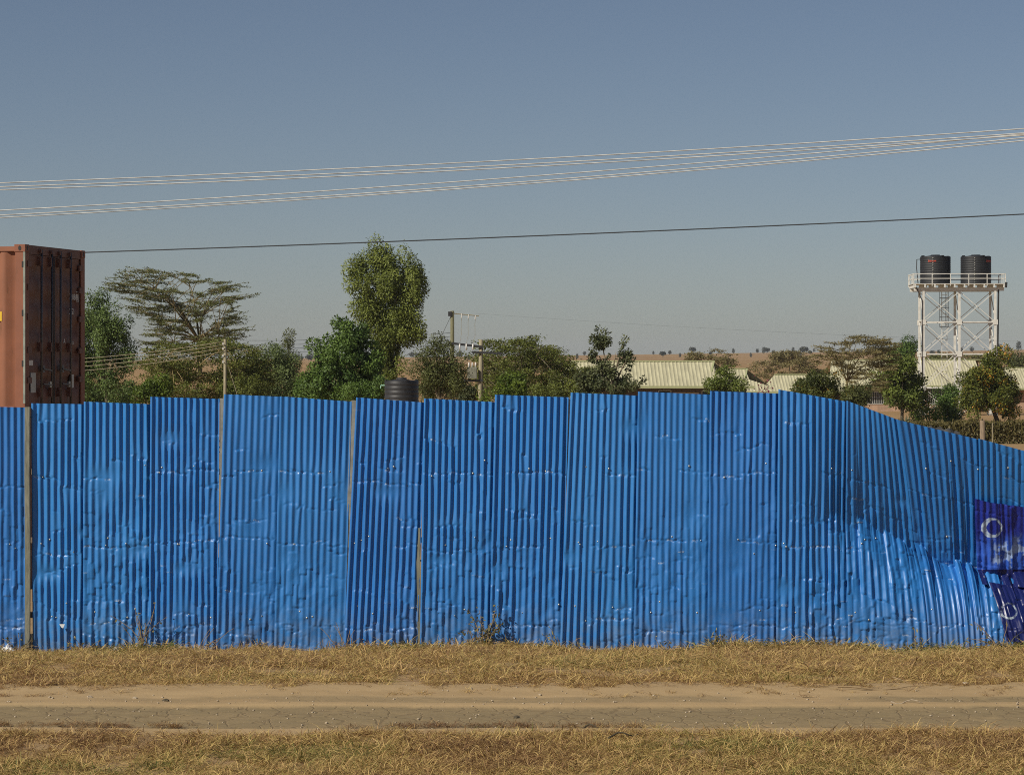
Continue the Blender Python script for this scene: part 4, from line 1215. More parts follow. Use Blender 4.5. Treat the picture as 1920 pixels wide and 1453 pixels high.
# ------------------------------------------------------------------ water tanks
def tank_mesh(root, R, Hh, mat, rings=9, dome=0.14, n=32):
    prof = [(R * 0.98, 0.0)]
    for k in range(rings):
        z0 = Hh * k / rings; h = Hh / rings
        prof += [(R, z0 + 0.12 * h), (R, z0 + 0.80 * h), (R * 0.982, z0 + 0.90 * h)]
    prof += [(R, Hh), (R * 0.97, Hh + 0.02 * R), (R * 0.55, Hh + dome * R * 0.6), (R * 0.30, Hh + dome * R), (R * 0.30, Hh + dome * R + 0.05), (0.02, Hh + dome * R + 0.06)]
    MB().lathe((0, 0, 0), prof, n).build('tank_body', M[mat], root, True)
    for a in (0.4, 1.97, 3.54, 5.11):
        MB().box((R * 0.93 * math.cos(a), R * 0.93 * math.sin(a), Hh + 0.03 * R), (0.16 * R, 0.16 * R, 0.10 * R), Matrix.Rotation(a, 3, 'Z')).build('lifting_lug', M[mat], root)

D_ = 85.0
c = W(753, 711, D_); R = 32 * D_ / F; Ht = 1.15
st = empty('tank_stand', (c.x, D_, float(ground_z(c.x, D_)))); tag(st, 'block stand under the small black tank behind the fence', 'stand')
zt = c.z - Ht - 0.06 - st.location.z
for k in range(4):
    MB().span((-0.5, -0.5, zt * k / 4 + 0.004), (0.5, 0.5, zt * (k + 1) / 4 - 0.004)).build('block_course', M['masonry'], st)
tk = empty('water_tank', (c.x, D_, st.location.z + zt)); tag(tk, 'small dusty black water tank showing just over the fence', 'tank', 'black water tanks')
tank_mesh(tk, R, Ht, 'tank_dusty', 8, 0.1)
MB().tube([(-R - 0.12, 0, Ht - 0.14), (-R + 0.03, 0, Ht - 0.14)], 0.02, 6).tube([(-R - 0.12, 0, Ht - 0.14), (-R - 0.13, 0, Ht - 0.24)], 0.016, 6).build('inlet_pipe', M['plastic_green'], tk)

# ------------------------------------------------------------------ water tower
TD = 225.0; tk_ = TD / F
tb = W(1793.5, 780, TD)
tower = empty('water_tower', (tb.x, TD, float(ground_z(tb.x, TD))), math.radians(-2.2))
tag(tower, 'white steel water tower frame with railed platform and caged ladder', 'tower')
tz0 = tower.location.z
def tzp(py): return EYE + (HOR - py) * tk_ - tz0
def txp(px): return (px - 1793.5) * tk_
zd = tzp(533); dep_ = 3.0
LX = [txp(1728), txp(1794.5), txp(1861)]; LY = [-dep_ / 2, dep_ / 2]
zn = [0.0, tzp(727), tzp(664), tzp(604.5), tzp(547)]
for y in LY:
    for x in LX:
        l = MB().span((x - 0.09, y - 0.09, -0.3), (x + 0.09, y + 0.09, tzp(546))).build('leg', M['white_steel'], tower)
        MB().span((x - 0.22, y - 0.22, 0.0), (x + 0.22, y + 0.22, 0.12)).build('foot_plate', M['masonry'], l)
        for z in zn[1:4]:
            MB().span((x - 0.2, y - 0.135, z - 0.22), (x + 0.2, y - 0.113, z + 0.22)).build('gusset', M['white_steel'], l)
    for b in range(2):
        xa, xb = LX[b] + 0.1, LX[b + 1] - 0.1
        for z in zn[1:4]:
            MB().bar((xa, y, z), (xb, y, z), 0.11, 0.11).build('cross_beam', M['white_steel'], tower)
        for k in range(4):
            za, zb_ = zn[k] + 0.1, zn[k + 1] - 0.1
            for (p, q, o) in (((xa, za), (xb, zb_), -0.05), ((xa, zb_), (xb, za), 0.05)):
                MB().bar((p[0], y + o, p[1]), (q[0], y + o, q[1]), 0.085, 0.05).build('brace', M['white_steel'], tower)
for x in LX:
    for z in zn[1:4]:
        MB().bar((x, LY[0] + 0.1, z + 0.12), (x, LY[1] - 0.1, z + 0.12), 0.1, 0.1).build('cross_beam', M['white_steel'], tower)
    for k in range(1, 4):
        MB().bar((x + 0.02, LY[0] + 0.1, zn[k] + 0.1), (x + 0.02, LY[1] - 0.1, zn[k + 1] - 0.1), 0.07).build('brace', M['white_steel'], tower)
px0, px1 = txp(1708), txp(1879); py0, py1 = -dep_ / 2 - 0.55, dep_ / 2 + 0.55
for y in LY:
    MB().span((px0 + 0.1, y - 0.09, tzp(546.5)), (px1 - 0.1, y + 0.09, tzp(540.5))).build('main_beam', M['white_steel'], tower)
nj = 10
for k in range(nj):
    x = px0 + 0.15 + (px1 - px0 - 0.3) * k / (nj - 1)
    MB().span((x - 0.06, py0, tzp(540.3)), (x + 0.06, py1, tzp(534.2))).build('joist', M['white_steel'], tower)
MB().span((px0, py0, tzp(534)), (px1, py1, zd)).build('deck', M['white_steel'], tower)
rh = tzp(515) - zd
for h in (rh, rh * 0.52):
    for y in (py0 + 0.04, py1 - 0.04):
        MB().bar((px0, y, zd + h), (px1, y, zd + h), 0.06).build('hand_rail', M['white_steel'], tower)
    for x in (px0 + 0.04, px1 - 0.04):
        MB().bar((x, py0, zd + h + 0.002), (x, py1, zd + h + 0.002), 0.06).build('hand_rail', M['white_steel'], tower)
for y in (py0 + 0.04, py1 - 0.04):
    for x in np.linspace(px0 + 0.04, px1 - 0.04, 6):
        MB().bar((x, y, zd - 0.2), (x, y, zd + rh - 0.03), 0.06).build('rail_post', M['white_steel'], tower)
for x in (px0 + 0.04, px1 - 0.04):
    for y in np.linspace(py0 + 0.9, py1 - 0.9, 3):
        MB().bar((x, y, zd), (x, y, zd + rh - 0.03), 0.05).build('rail_post', M['white_steel'], tower)
# ladder with cage on the back face
lx = txp(1776); ly = LY[1] + 0.35
lad = MB().bar((lx - 0.22, ly, 0), (lx - 0.22, ly, zd), 0.05).build('ladder_stile', M['white_steel'], tower)
MB().bar((lx + 0.22, ly, 0), (lx + 0.22, ly, zd), 0.05).build('ladder_stile', M['white_steel'], tower)
z = 0.3
while z < zd:
    MB().bar((lx - 0.2, ly, z), (lx + 0.2, ly, z), 0.035).build('ladder_rung', M['white_steel'], tower); z += 0.32
for z in np.linspace(tzp(612), zd - 0.3, 5):
    MB().tube([(lx + 0.40 * math.cos(a), ly + 0.05 + 0.62 * math.sin(a), z) for a in np.linspace(0, math.pi, 8)], 0.03, 4).build('cage_hoop', M['iron'], tower)
for a in (0.3, 1.1, 2.0, 2.8):
    MB().bar((lx + 0.40 * math.cos(a), ly + 0.05 + 0.62 * math.sin(a), tzp(612)), (lx + 0.40 * math.cos(a), ly + 0.05 + 0.62 * math.sin(a), zd - 0.3), 0.03).build('cage_strap', M['iron'], tower)
MB().tube([(LX[2] + 0.2, LY[0] - 0.05, 0.1), (LX[2] + 0.19, LY[0] - 0.05, zd * 0.5), (LX[2] + 0.26, LY[0] - 0.05, zd - 0.5)], 0.075, 6).build('down_pipe', M['black'], tower)
MB().tube([(LX[0] - 0.13, LY[0] - 0.13, 0.2), (LX[0] - 0.13, LY[0] - 0.13, zd - 1.4), (px0 + 0.3, LY[0] - 0.2, zd - 0.35), (px0 + 0.02, LY[0] - 0.2, zd + 0.0)], 0.04, 6).build('supply_pipe', M['iron'], tower)
MB().tube([(px1 - 0.02, py0 - 0.06, zd - 0.35), (px1 + 0.02, py0 - 0.06, zd + 0.1)], 0.1, 6).build('drain_elbow', M['black'], tower)
for k, (pxc, lab) in enumerate(((1754, 'left black water tank on the tower platform'), (1829.5, 'right black water tank on the tower platform'))):
    wv = tower.matrix_basis @ Vector((txp(pxc), 0, zd))
    t = empty('water_tank', wv, math.radians(-2.2)); tag(t, lab, 'tank', 'black water tanks')
    Rt = 28.4 * tk_; Hh = tzp(482) - zd
    tank_mesh(t, Rt, Hh, 'tank', 12, 0.10, 40)
    a0 = math.radians(-106 if k == 0 else -102)
    for q in range(11):
        z = Hh * (q + 0.6) / 11.2
        ca, sa = math.cos(a0), math.sin(a0)
        MB().box((Rt * 1.01 * ca, Rt * 1.01 * sa, z), (0.05, 0.09, 0.06), Matrix.Rotation(a0, 3, 'Z')).build('step_lug', M['galv'], t)
    # red brand script, worn beyond reading
    pr = MB(); a1 = math.radians(-122 if k == 0 else -52)
    for q in range(7):
        a = a1 + q * 0.075; z = Hh * 0.835
        h = (0.18, 0.12, 0.15, 0.10, 0.16, 0.10, 0.12)[q]
        pr.box((Rt * 1.012 * math.cos(a), Rt * 1.012 * math.sin(a), z), (0.01, 0.065, h), Matrix.Rotation(a, 3, 'Z'))
        pr.box((Rt * 1.012 * math.cos(a + 0.037), Rt * 1.012 * math.sin(a + 0.037), z - 0.03), (0.008, 0.05, 0.04), Matrix.Rotation(a + 0.037, 3, 'Z'))
    o = pr.build('red_lettering', M['red_print'], t); o['kind'] = 'stuff'
    if k == 0:
        MB().tube([(-Rt - 0.02, -0.2, Hh - 0.2), (-Rt - 0.3, -0.2, Hh - 0.22), (-Rt - 0.32, -0.2, Hh * 0.6), (-Rt - 0.2, -0.2, 0.05)], 0.04, 6).build('fill_pipe', M['iron'], t)

# ------------------------------------------------------------------ poles, transformer and low wires
def pole(px, ptop, D, rad, mat, name, label, cat='pole', lean=0.0):
    t = W(px, ptop, D); gz = float(ground_z(t.x, D))
    root = empty(name, (t.x + lean, D, gz)); tag(root, label, cat)
    H = t.z - gz
    MB().tube([(0, 0, -0.3), (-lean * 0.5, 0, H * 0.5), (-lean, 0, H)], [rad * 1.25, rad * 1.1, rad], 10).build('shaft', M[mat], root, True)
    return root, H
PD = 100.0
p0, H0 = pole(422, 636, PD, 0.055, 'timber_grey', 'utility_pole', 'slim timber utility pole with guy wire in front of the low acacia')
for z in (0.18, 0.36, 0.62, 0.86):
    MB().bar((-0.05, -0.06, H0 - z), (-0.05, -0.16, H0 - z), 0.02).build('pin', M['iron'], p0)
    MB().tube([(-0.05, -0.16, H0 - z - 0.03), (-0.05, -0.16, H0 - z + 0.06)], [0.035, 0.022], 7).build('insulator', M['ceramic'], p0)
mb = MB(); mb.tube([(0.02, 0, H0 - 0.7), (0.48, 0.1, H0 - 2.2), (0.9, 0.15, -0.1)], 0.012, 4); mb.build('guy_wire', M['wire_old'], p0)
for k, (yl, yr) in enumerate(((673, 641), (680, 646.5), (688, 652.5), (696, 660))):
    cable('line_wire', ((-60, yl + 6.5), (160, yl), (290, (yl + yr) / 2 + 1), (420, yr)), PD - 0.16, 0.0135, M['wire_old'],
          ['topmost low wire running left from the guyed pole', 'second low wire running left from the guyed pole', 'third low wire running left from the guyed pole', 'lowest wire running left from the guyed pole'][k], 'low wires left of the guyed pole', 0, 4)
for k, (yl, yr) in enumerate(((638, 624), (646, 631), (653, 638), (660, 645))):
    cable('line_wire', ((424, yl), (640, (yl + yr) / 2 + 5), (846, yr)), 160.0 if k < 0 else 158.5, 0.011, M['wire_dark'],
          ['topmost thin wire between the guyed pole and the tall power pole', 'second thin wire between the guyed pole and the tall power pole', 'third thin wire between the guyed pole and the tall power pole', 'lowest thin wire between the guyed pole and the tall power pole'][k], 'thin wires between the poles', 0, 4)
QD = 105.0
tx = W(848, 583, QD)
tr_root, H1 = pole(848, 583, QD, 0.075, 'timber_green', 'transformer_poles', 'pair of power poles with crossbar, fuses and transformer', 'power pole')
gz1 = tr_root.location.z
dx = (899 - 848) * QD / F
H2 = EYE + (HOR - 637) / F * QD - gz1
MB().tube([(dx, 0, -0.3), (dx + 0.03, 0, H2 * 0.5), (dx + 0.06, 0, H2)], [0.10, 0.09, 0.075], 10).build('shaft', M['timber_grey'], tr_root, True)
zc = EYE + (HOR - 646) / F * QD - gz1
MB().bar((-0.12, -0.1, zc + 0.06), (dx + 0.16, -0.1, zc - 0.1), 0.07, 0.09).build('crossbar', M['iron'], tr_root)
MB().bar((dx - 0.3, -0.12, zc - 0.3), (dx + 0.9, -0.12, zc - 0.35), 0.06, 0.08).build('crossbar', M['iron'], tr_root)
MB().box((-0.09, -0.02, H1 - 0.12), (0.14, 0.16, 0.18)).build('cap_bracket', M['iron'], tr_root)
for q, x in enumerate((0.30, 0.56, 0.82)):
    f = MB().tube([(x, -0.14, zc + 0.02), (x - 0.01, -0.16, zc - 0.22)], [0.035, 0.028], 7).build('fuse_cutout', M['ceramic'], tr_root, True)
    xt = 0.38 + q * 0.27
    ztop = H1 - 0.12 - 0.03 * q
    MB().tube([(xt, 0, ztop), (xt - 0.03, 0, ztop - 0.35), (xt - 0.02, -0.05, ztop - 0.8), (x, -0.12, zc + 0.05)], 0.009, 4).build('dropper_wire', M['wire_old'], tr_root)
    MB().tube([(xt, 0, ztop + 0.01), (xt - 0.02, 0, ztop - 0.16)], [0.028, 0.02], 6).build('insulator', M['ceramic'], tr_root)
MB().tube([(0.05, 0, H1 - 0.1), (0.3, 0, H1 - 0.13), (1.05, 0, H1 - 0.2)], 0.02, 5).build('strain_wire', M['wire_old'], tr_root)
MB().tube([(-0.05, 0, H1 - 0.2), (-0.4, 0.2, zc + 0.4), (-1.4, 0.6, 0.0)], 0.009, 4).build('guy_wire', M['wire_dark'], tr_root)
tf = MB().span((0.60, -0.25, zc - 1.35), (0.98, 0.2, zc - 0.9)).build('transformer_tank', M['galv_old'], tr_root, bevel=0.02)
for q, x in enumerate((0.66, 0.79, 0.92)):
    MB().tube([(x, -0.05, zc - 0.9), (x, -0.05, zc - 0.70)], [0.04, 0.025], 7).build('bushing', M['ceramic'], tf, True)
MB().bar((-0.1, -0.1, zc - 1.42), (dx + 0.15, -0.1, zc - 1.42), 0.08).build('platform_beam', M['iron'], tr_root)
cable('line_wire', ((892, 588), (1280, 612), (1600, 630), (1920, 640)), QD + 8, 0.002, M['wire_dark'], 'very thin wire leaving the tall power pole to the right', 'thin wire right of the poles', 2, 4)

# ------------------------------------------------------------------ houses
def roof_slope(pts_eave, top_fn, mat, root, name, trim=True, rib=0.26, rr=0.022):
    """front slope: eave from A to B (local), top_fn(x) gives the (y,z) of the upper edge at x; ribs stand proud of the sheet"""
    A, B = pts_eave
    n = max(2, int(abs(B[0] - A[0]) / rib))
    xs = np.linspace(A[0], B[0], n + 1)
    V = []; Fq = []
    for i, x in enumerate(xs):
        ty, tz = top_fn(x)
        e = Vector((x, A[1], A[2])); t = Vector((x, ty, tz))
        for off, h in ((-rib * 0.5, 0), (-rib * 0.18, 0), (-rib * 0.08, rr), (rib * 0.08, rr), (rib * 0.18, 0)):
            xx = min(max(x + off, A[0]), B[0])
            ty, tz = top_fn(xx)
            V += [(xx, A[1], A[2] + h), (xx, ty, tz + h)]
    m = len(V) // 2
    Fq = [(2 * i, 2 * i + 2, 2 * i + 3, 2 * i + 1) for i in range(m - 1)]
    return mobj(name, mesh_np(name, np.array(V), np.array(Fq)), M[mat], root)

def house(name, label, D, ridge, eave, run=4.2, wall_py=760, mats=('roof_cream', 'wall_dark'), dutch=None, hipL=None, windows=(), eave_x=None, panel=None):
    """ridge=(x0,x1,py), eave=(x0,x1,py) in photo pixels at distance D (the ridge); the eave stands run metres nearer"""
    k = D / F; De = D - run; ke = De / F
    cx = (ridge[0] + ridge[1]) / 2
    ox = (cx - 960) * k; gz = float(ground_z(ox, De))
    root = empty(name, (ox, D, gz)); tag(root, label, 'house', 'houses beyond the fence')
    def L(px, py, d): w = W(px, py, d); return Vector((w.x - ox, d - D, w.z - gz))
    r0, r1 = L(ridge[0], ridge[2], D), L(ridge[1], ridge[2], D)
    e0, e1 = L(eave[0], eave[2], De), L(eave[1], eave[2], De)
    if dutch: g = L(*dutch, D - run * 0.42)
    else: g = None
    def top(x):
        if x < r0.x and e0.x < r0.x:
            t = (x - e0.x) / (r0.x - e0.x); return (e0.y + (0 - e0.y) * t, e0.z + (r0.z - e0.z) * t)
        if x <= r1.x: return (0.0, r0.z)
        if e1.x > r1.x:
            if g is not None and x > g.x:
                t = (x - g.x) / max(1e-6, e1.x - g.x); return (g.y + (e1.y - g.y) * t, g.z + (e1.z - g.z) * t)
            t = (x - r1.x) / (e1.x - r1.x); return (e1.y * t, r1.z + (e1.z - r1.z) * t)
        return (0.0, r0.z)
    rf = roof_slope((e0, e1), top, mats[0], root, 'roof')
    # rear slope and closed gables
    back = Vector((0, run, e0.z))
    bm_ = MB()
    bm_.quad((r0.x, 0.02, r0.z - 0.02), (r1.x, 0.02, r1.z - 0.02), (e1.x, run, e0.z), (e0.x, run, e0.z)).build('rear_roof', M[mats[0]], root)
    rp = MB().bar((r0.x, 0, r0.z + 0.04), (r1.x, 0, r1.z + 0.04), 0.22, 0.08).build('ridge_cap', M['roof_trim'], rf)
    MB().span((e0.x, e0.y - 0.06, e0.z - 0.16), (e1.x, e0.y - 0.02, e0.z + 0.015)).build('fascia', M['roof_trim'], rf)
    if g is not None:
        MB().quad((r1.x, 0.0, r1.z), (g.x, g.y, g.z), (g.x, -g.y, g.z)).build('gable_vent', M['wall_dark'], root)
        MB().quad((g.x, g.y, g.z), (e1.x, e1.y, e1.z), (e1.x, run, e1.z), (g.x, -g.y, g.z)).build('hip_roof', M[mats[0]], root)
        MB().bar((r1.x + 0.03, -0.02, r1.z + 0.03), (g.x + 0.03, g.y, g.z + 0.03), 0.12, 0.06).build('barge_board', M['roof_trim'], rf)
    elif e1.x > r1.x + 0.3:
        MB().quad((r1.x, 0.0, r1.z), (e1.x, e1.y, e1.z), (e1.x, run, e1.z)).build('hip_roof', M[mats[0]], root)
    else:
        MB().quad((r1.x - 0.3, 0.0, r1.z - 0.1), (e1.x - 0.3, e1.y + 0.5, e1.z - 0.1), (e1.x - 0.3, run - 0.4, e1.z - 0.1)).build('gable_wall', M[mats[1]], root)
    wy = e0.y + 0.9
    MB().span((e0.x + 0.5, wy, -0.3), (e1.x - 0.5, run - 0.6, e0.z - 0.1)).build('wall', M[mats[1]], root)
    for (xa, xb, ya, yb, kind) in windows:
        a, b = L(xa, yb, De + 0.9), L(xb, ya, De + 0.9)
        if kind == 'panel':
            MB().span((a.x, wy - 0.03, a.z), (b.x, wy - 0.003, b.z)).build('wall_panel', M['wall_cream'], root)
            continue
        w = MB().span((a.x, wy - 0.02, a.z), (b.x, wy - 0.004, b.z)).build('window', M['glass'], root)
        f = MB().bar((a.x, wy - 0.03, a.z), (b.x, wy - 0.03, a.z), 0.06).bar((a.x, wy - 0.03, b.z), (b.x, wy - 0.03, b.z), 0.06).bar((a.x, wy - 0.031, a.z), (a.x, wy - 0.031, b.z), 0.06).bar((b.x, wy - 0.031, a.z), (b.x, wy - 0.031, b.z), 0.06).build('window_frame', M['grille'], w)
        if kind == 'grille':
            nb = int((b.x - a.x) / 0.16)
            for q in range(1, nb):
                x = a.x + (b.x - a.x) * q / nb
                MB().bar((x, wy - 0.05, a.z), (x, wy - 0.05, b.z), 0.035).build('grille_bar', M['grille'], w)
    return root
house('cream_roofed_house', 'house with large cream corrugated roof and gablet behind the open crowned tree', 190, (1070, 1338, 678), (1040, 1415, 724), 4.2, dutch=(1333, 698),
      windows=((1235, 1258, 732, 750, 'glass'), (1262, 1310, 735.5, 755, 'panel'), (1316, 1330, 733, 750, 'glass')))
house('cream_roofed_house', 'second house with small cream gablet roof behind the first', 214, (1290, 1400, 692), (1285, 1472, 734), 3.8, dutch=(1397, 709))
house('cream_roofed_house', 'plain hipped cream roof house left of the dark rounded bush', 232, (1452, 1560, 703), (1424, 1600, 734), 3.4)
house('cream_roofed_house', 'long cream roofed house behind the water tower', 250, (1558, 1842, 675), (1555, 1846, 723), 5.0, mats=('roof_cream', 'wall_pink'),
      windows=((1590, 1612, 735, 757, 'grille'), (1622, 1660, 735, 757, 'grille'), (1706, 1728, 733, 757, 'glass'), (1738, 1772, 726, 757, 'grille'), (1790, 1812, 733, 757, 'glass')))
house('cream_roofed_house', 'cream roofed house at the right edge beyond the flowering tree', 262, (1868, 2040, 690), (1866, 2045, 728), 4.5, mats=('roof_cream', 'wall_pink'))
# veranda posts of the long house
# ------------------------------------------------------------------ trees dotted along the ridge
def far_tree(seed, h, w, up):
    r = np.random.default_rng(seed)
    n = 260
    d = r.normal(0, 1, (n, 3)); d /= np.linalg.norm(d, axis=1)[:, None]
    P = d * r.random(n)[:, None] ** 0.4 * np.array([w / 2, w / 2, h * (1 - up) / 2])
    P[:, 2] += h * up + h * (1 - up) / 2
    P[:, :2] *= (0.7 + 0.5 * vnoise(P[:, 2:3] * 1.3 + seed, seed * 0.7) + 0.3)
    A = r.normal(0, 1, (n, 3)); A /= np.linalg.norm(A, axis=1)[:, None]
    B = np.cross(A, r.normal(0, 1, (n, 3))); B /= np.linalg.norm(B, axis=1)[:, None]
    V, Q = quads_from(P, A * 0.22 * w, B * 0.09 * w)
    me = mesh_np('crown', V, Q); at = me.attributes.new('tint', 'FLOAT', 'FACE'); at.data.foreach_set('value', r.random(n).astype(np.float32))
    me.materials.append(M['l_far'])
    tb_ = MB().tube([(0, 0, -0.5), (0.02, 0, h * (up + 0.3))], [0.05 * w, 0.03 * w], 5)
    tm = bpy.data.meshes.new('trunk'); tm.from_pydata(tb_.v, [], tb_.f); tm.materials.append(M['bark_dark'])
    return me, tm
FT = [far_tree(1, 1, 0.75, 0.12), far_tree(2, 1, 0.5, 0.05), far_tree(3, 1, 1.15, 0.45), far_tree(4, 1, 0.9, 0.25)]
ridge_list = [(558, 12, 0), (566, 13, 1), (578, 14, 3), (584, 15, 0), (593, 12, 3), (600, 12, 0), (630, 12, 1), (772, 14, 3), (782, 12, 0), (862, 16, 3), (872, 12, 1), (880, 12, 0), (1082, 14, 1), (1096, 10, 0),
              (1225, 10, 1), (1243, 14, 2), (1256, 10, 0), (1275, 12, 1), (1298, 15, 2), (1332, 10, 0), (1348, 11, 1), (1375, 14, 1), (1408, 12, 1), (1420, 10, 0), (1432, 18, 1), (1438, 13, 2), (1450, 14, 1), (1475, 8, 0),
              (1487, 14, 1), (1500, 11, 0), (1507, 18, 2), (1519, 10, 3), (1526, 10, 1), (1556, 10, 0), (1690, 10, 3), (1748, 14, 3), (1760, 10, 0), (1802, 18, 1), (1812, 10, 3), (1822, 12, 0), (1874, 18, 0), (1890, 12, 3), (1910, 24, 1), (1948, 16, 0), (1980, 14, 2)]
rr = np.random.default_rng(44)
ORD = ['first', 'second', 'third', 'fourth', 'fifth', 'sixth', 'seventh', 'eighth', 'ninth', 'tenth', 'eleventh', 'twelfth', 'thirteenth', 'fourteenth', 'fifteenth', 'sixteenth', 'seventeenth', 'eighteenth', 'nineteenth', 'twentieth']
SEG = [(700, 'between the feathery tree and dense green tree'), (800, 'right of the tall rounded tree'), (900, 'behind the power poles'), (1110, 'left of the open crowned tree'),
       (1340, 'above the large cream roof'), (1560, 'above the thorn thickets and hipped roof'), (1850, 'behind the water tower'), (9999, 'right of the water tower')]
seg_n = {}
for (px, h, ty) in ridge_list:
    sg_ = next(t for lim, t in SEG if px < lim); seg_n[sg_] = seg_n.get(sg_, 0) + 1
    Dd = float(rr.uniform(1500, 2350))
    x = (px - 960) / F * Dd
    gz = float(ground_z(x, Dd))
    hm = 0.8 * h * Dd / F
    root = empty('ridge_tree', (x, Dd, gz), rr.random() * 6.28)
    root.scale = (hm, hm, hm)
    tag(root, '%s small dark ridge tree from the left %s' % (ORD[seg_n[sg_] - 1], sg_), 'tree', 'trees dotted along the distant ridge')
    link(bpy.data.objects.new('crown', FT[ty][0]), root); link(bpy.data.objects.new('trunk', FT[ty][1]), root)

# ------------------------------------------------------------------ hedge, shade net, agaves beyond the leaning fence end
def hedge(name, label, x0, x1, ytop, ybot, D, mat, n, seed):
    r = np.random.default_rng(seed); k = D / F
    xa, xb = (x0 - 960) * k, (x1 - 960) * k
    gz = float(ground_z((xa + xb) / 2, D)); zt_ = EYE + (HOR - ytop) * k
    root = empty(name, ((xa + xb) / 2, D, gz)); tag(root, label, 'hedge')
    P = np.stack([r.uniform(xa, xb, n) - (xa + xb) / 2, r.uniform(-0.45, 0.45, n), (zt_ - gz) * r.random(n) ** 0.8], -1)
    P[:, 2] *= 1 + 0.15 * vnoise(P[:, 0] * 0.8 + seed, 0.3)
    leaf_mesh('foliage', P, r, 0.16, 0.06, 0.9, r.normal(0.45, 0.25, n), 0, root, M[mat], np.tile(np.array([0, -0.5, 0.2]), (n, 1)))
    for q in range(7):
        x = (xb - xa) * ((q + 0.5) / 7 - 0.5)
        MB().tube([(x, 0, -0.1), (x + 0.05, 0.02, (zt_ - gz) * 0.8)], [0.04, 0.02], 5).build('stem', M['bark_grey'], root)
    return root
hedge('dry_hedge', 'low dry olive hedge behind the leaning end of the blue fence', 1655, 1985, 789, 830, 128, 'l_hedge', 14000, 3)
# sagging grey shade net in front of the hedge
def shade_net():
    D0 = 118.0; k = D0 / F
    root = empty('shade_net', ((1840 - 960) * k, D0, float(ground_z((1840 - 960) * k, D0))))
    tag(root, 'sagging grey shade net on short stakes in front of the dry hedge', 'net')
    gz = root.location.z
    def net(pts, nm):
        # pts: list of top points (px, py, D); strip hangs and sags towards the ground
        V = []; n = 24
        xs = [p[0] for p in pts]; ys = [p[1] for p in pts]
        for i in range(n + 1):
            px = xs[0] + (xs[-1] - xs[0]) * i / n; py = np.interp(px, xs, ys)
            for j in range(7):
                t = j / 6
                w = W(px, py + 0, D0)
                V.append((w.x - root.location.x + 0.05 * math.sin(i * 1.3 + j), -1.6 * t + 0.12 * math.sin(i * 0.9 + 2 * t), (w.z - gz) * (1 - t) ** 1.5 + 0.03 + 0.05 * math.sin(i * 1.7 + j)))
        Fq = [(i * 7 + j, i * 7 + j + 7, i * 7 + j + 8, i * 7 + j + 1) for i in range(n) for j in range(6)]
        mobj(nm, mesh_np(nm, np.array(V), np.array(Fq), True), M['netting'], root)
    net([(1690, 800), (1740, 800), (1780, 806), (1800, 812)], 'net_sheet')
    for px, py in ((1700, 797), (1780, 800), (1861, 793), (1930, 795)):
        w = W(px, py, D0)
        MB().tube([(w.x - root.location.x, 0, -0.1), (w.x - root.location.x, 0, w.z - gz)], [0.035, 0.03], 6).build('stake', M['timber_grey'], root)
shade_net()
def agave(px, py, D, hpx, seed, label):
    r = np.random.default_rng(seed); k = D / F
    x = (px - 960) * k; gz = float(ground_z(x, D))
    root = empty('agave', (x, D, gz)); tag(root, label, 'plant', 'agave plants under the tower')
    H = hpx * k
    for q in range(14):
        a = r.random() * 6.28; el = math.radians(r.uniform(35, 85)); L = H * r.uniform(0.7, 1.05)
        d = Vector((math.cos(a) * math.cos(el), math.sin(a) * math.cos(el), math.sin(el))); s = Vector((-math.sin(a), math.cos(a), 0)) * 0.05 * H
        up = Vector((0, 0, 0.02 * H))
        mb = MB(); p0_, p1_, p2_ = Vector((0, 0, 0)), d * L * 0.5, d * L
        mb.v = [tuple(p0_ - s), tuple(p0_ + s), tuple(p1_ + s), tuple(p1_ - s), tuple(p2_), tuple(p0_ - up - s * 0.2), tuple(p1_ - up * 1.5)]
        mb.f = [(0, 1, 2, 3), (3, 2, 4), (0, 3, 6, 5), (1, 5, 6, 2), (3, 4, 6), (2, 6, 4)]
        lf = mb.build('leaf', M['l_agave'], root)
for k, (px, hh, lab) in enumerate(((1700, 26, 'agave with long pale leaves right of the leafy tree trunk'), (1672, 16, 'small agave left of the leafy tree trunk'), (1752, 14, 'small agave at the foot of the round shrub'),
                                   (1812, 14, 'small agave left of the flowering tree trunk'), (1905, 14, 'small agave at the right edge below the flowering tree'))):
    agave(px, 785, 172, hh, 40 + k, lab)
tree('lime_shrub', 'lime green low plant below the tower braces', [(1752, 777, 10, 6), (1722, 782, 14, 4)], 168, 'l_bright', n=1400, lpx=4, wpx=2.5, seed=71, cat='plant')
tree('bougainvillea', 'magenta flowering shrub in front of the hipped roof', [(1418, 711, 7, 4), (1441, 726, 9, 5)], 205, 'l_magenta', n=130, lpx=4, wpx=3, seed=72, cat='bush', bark='bark_grey')

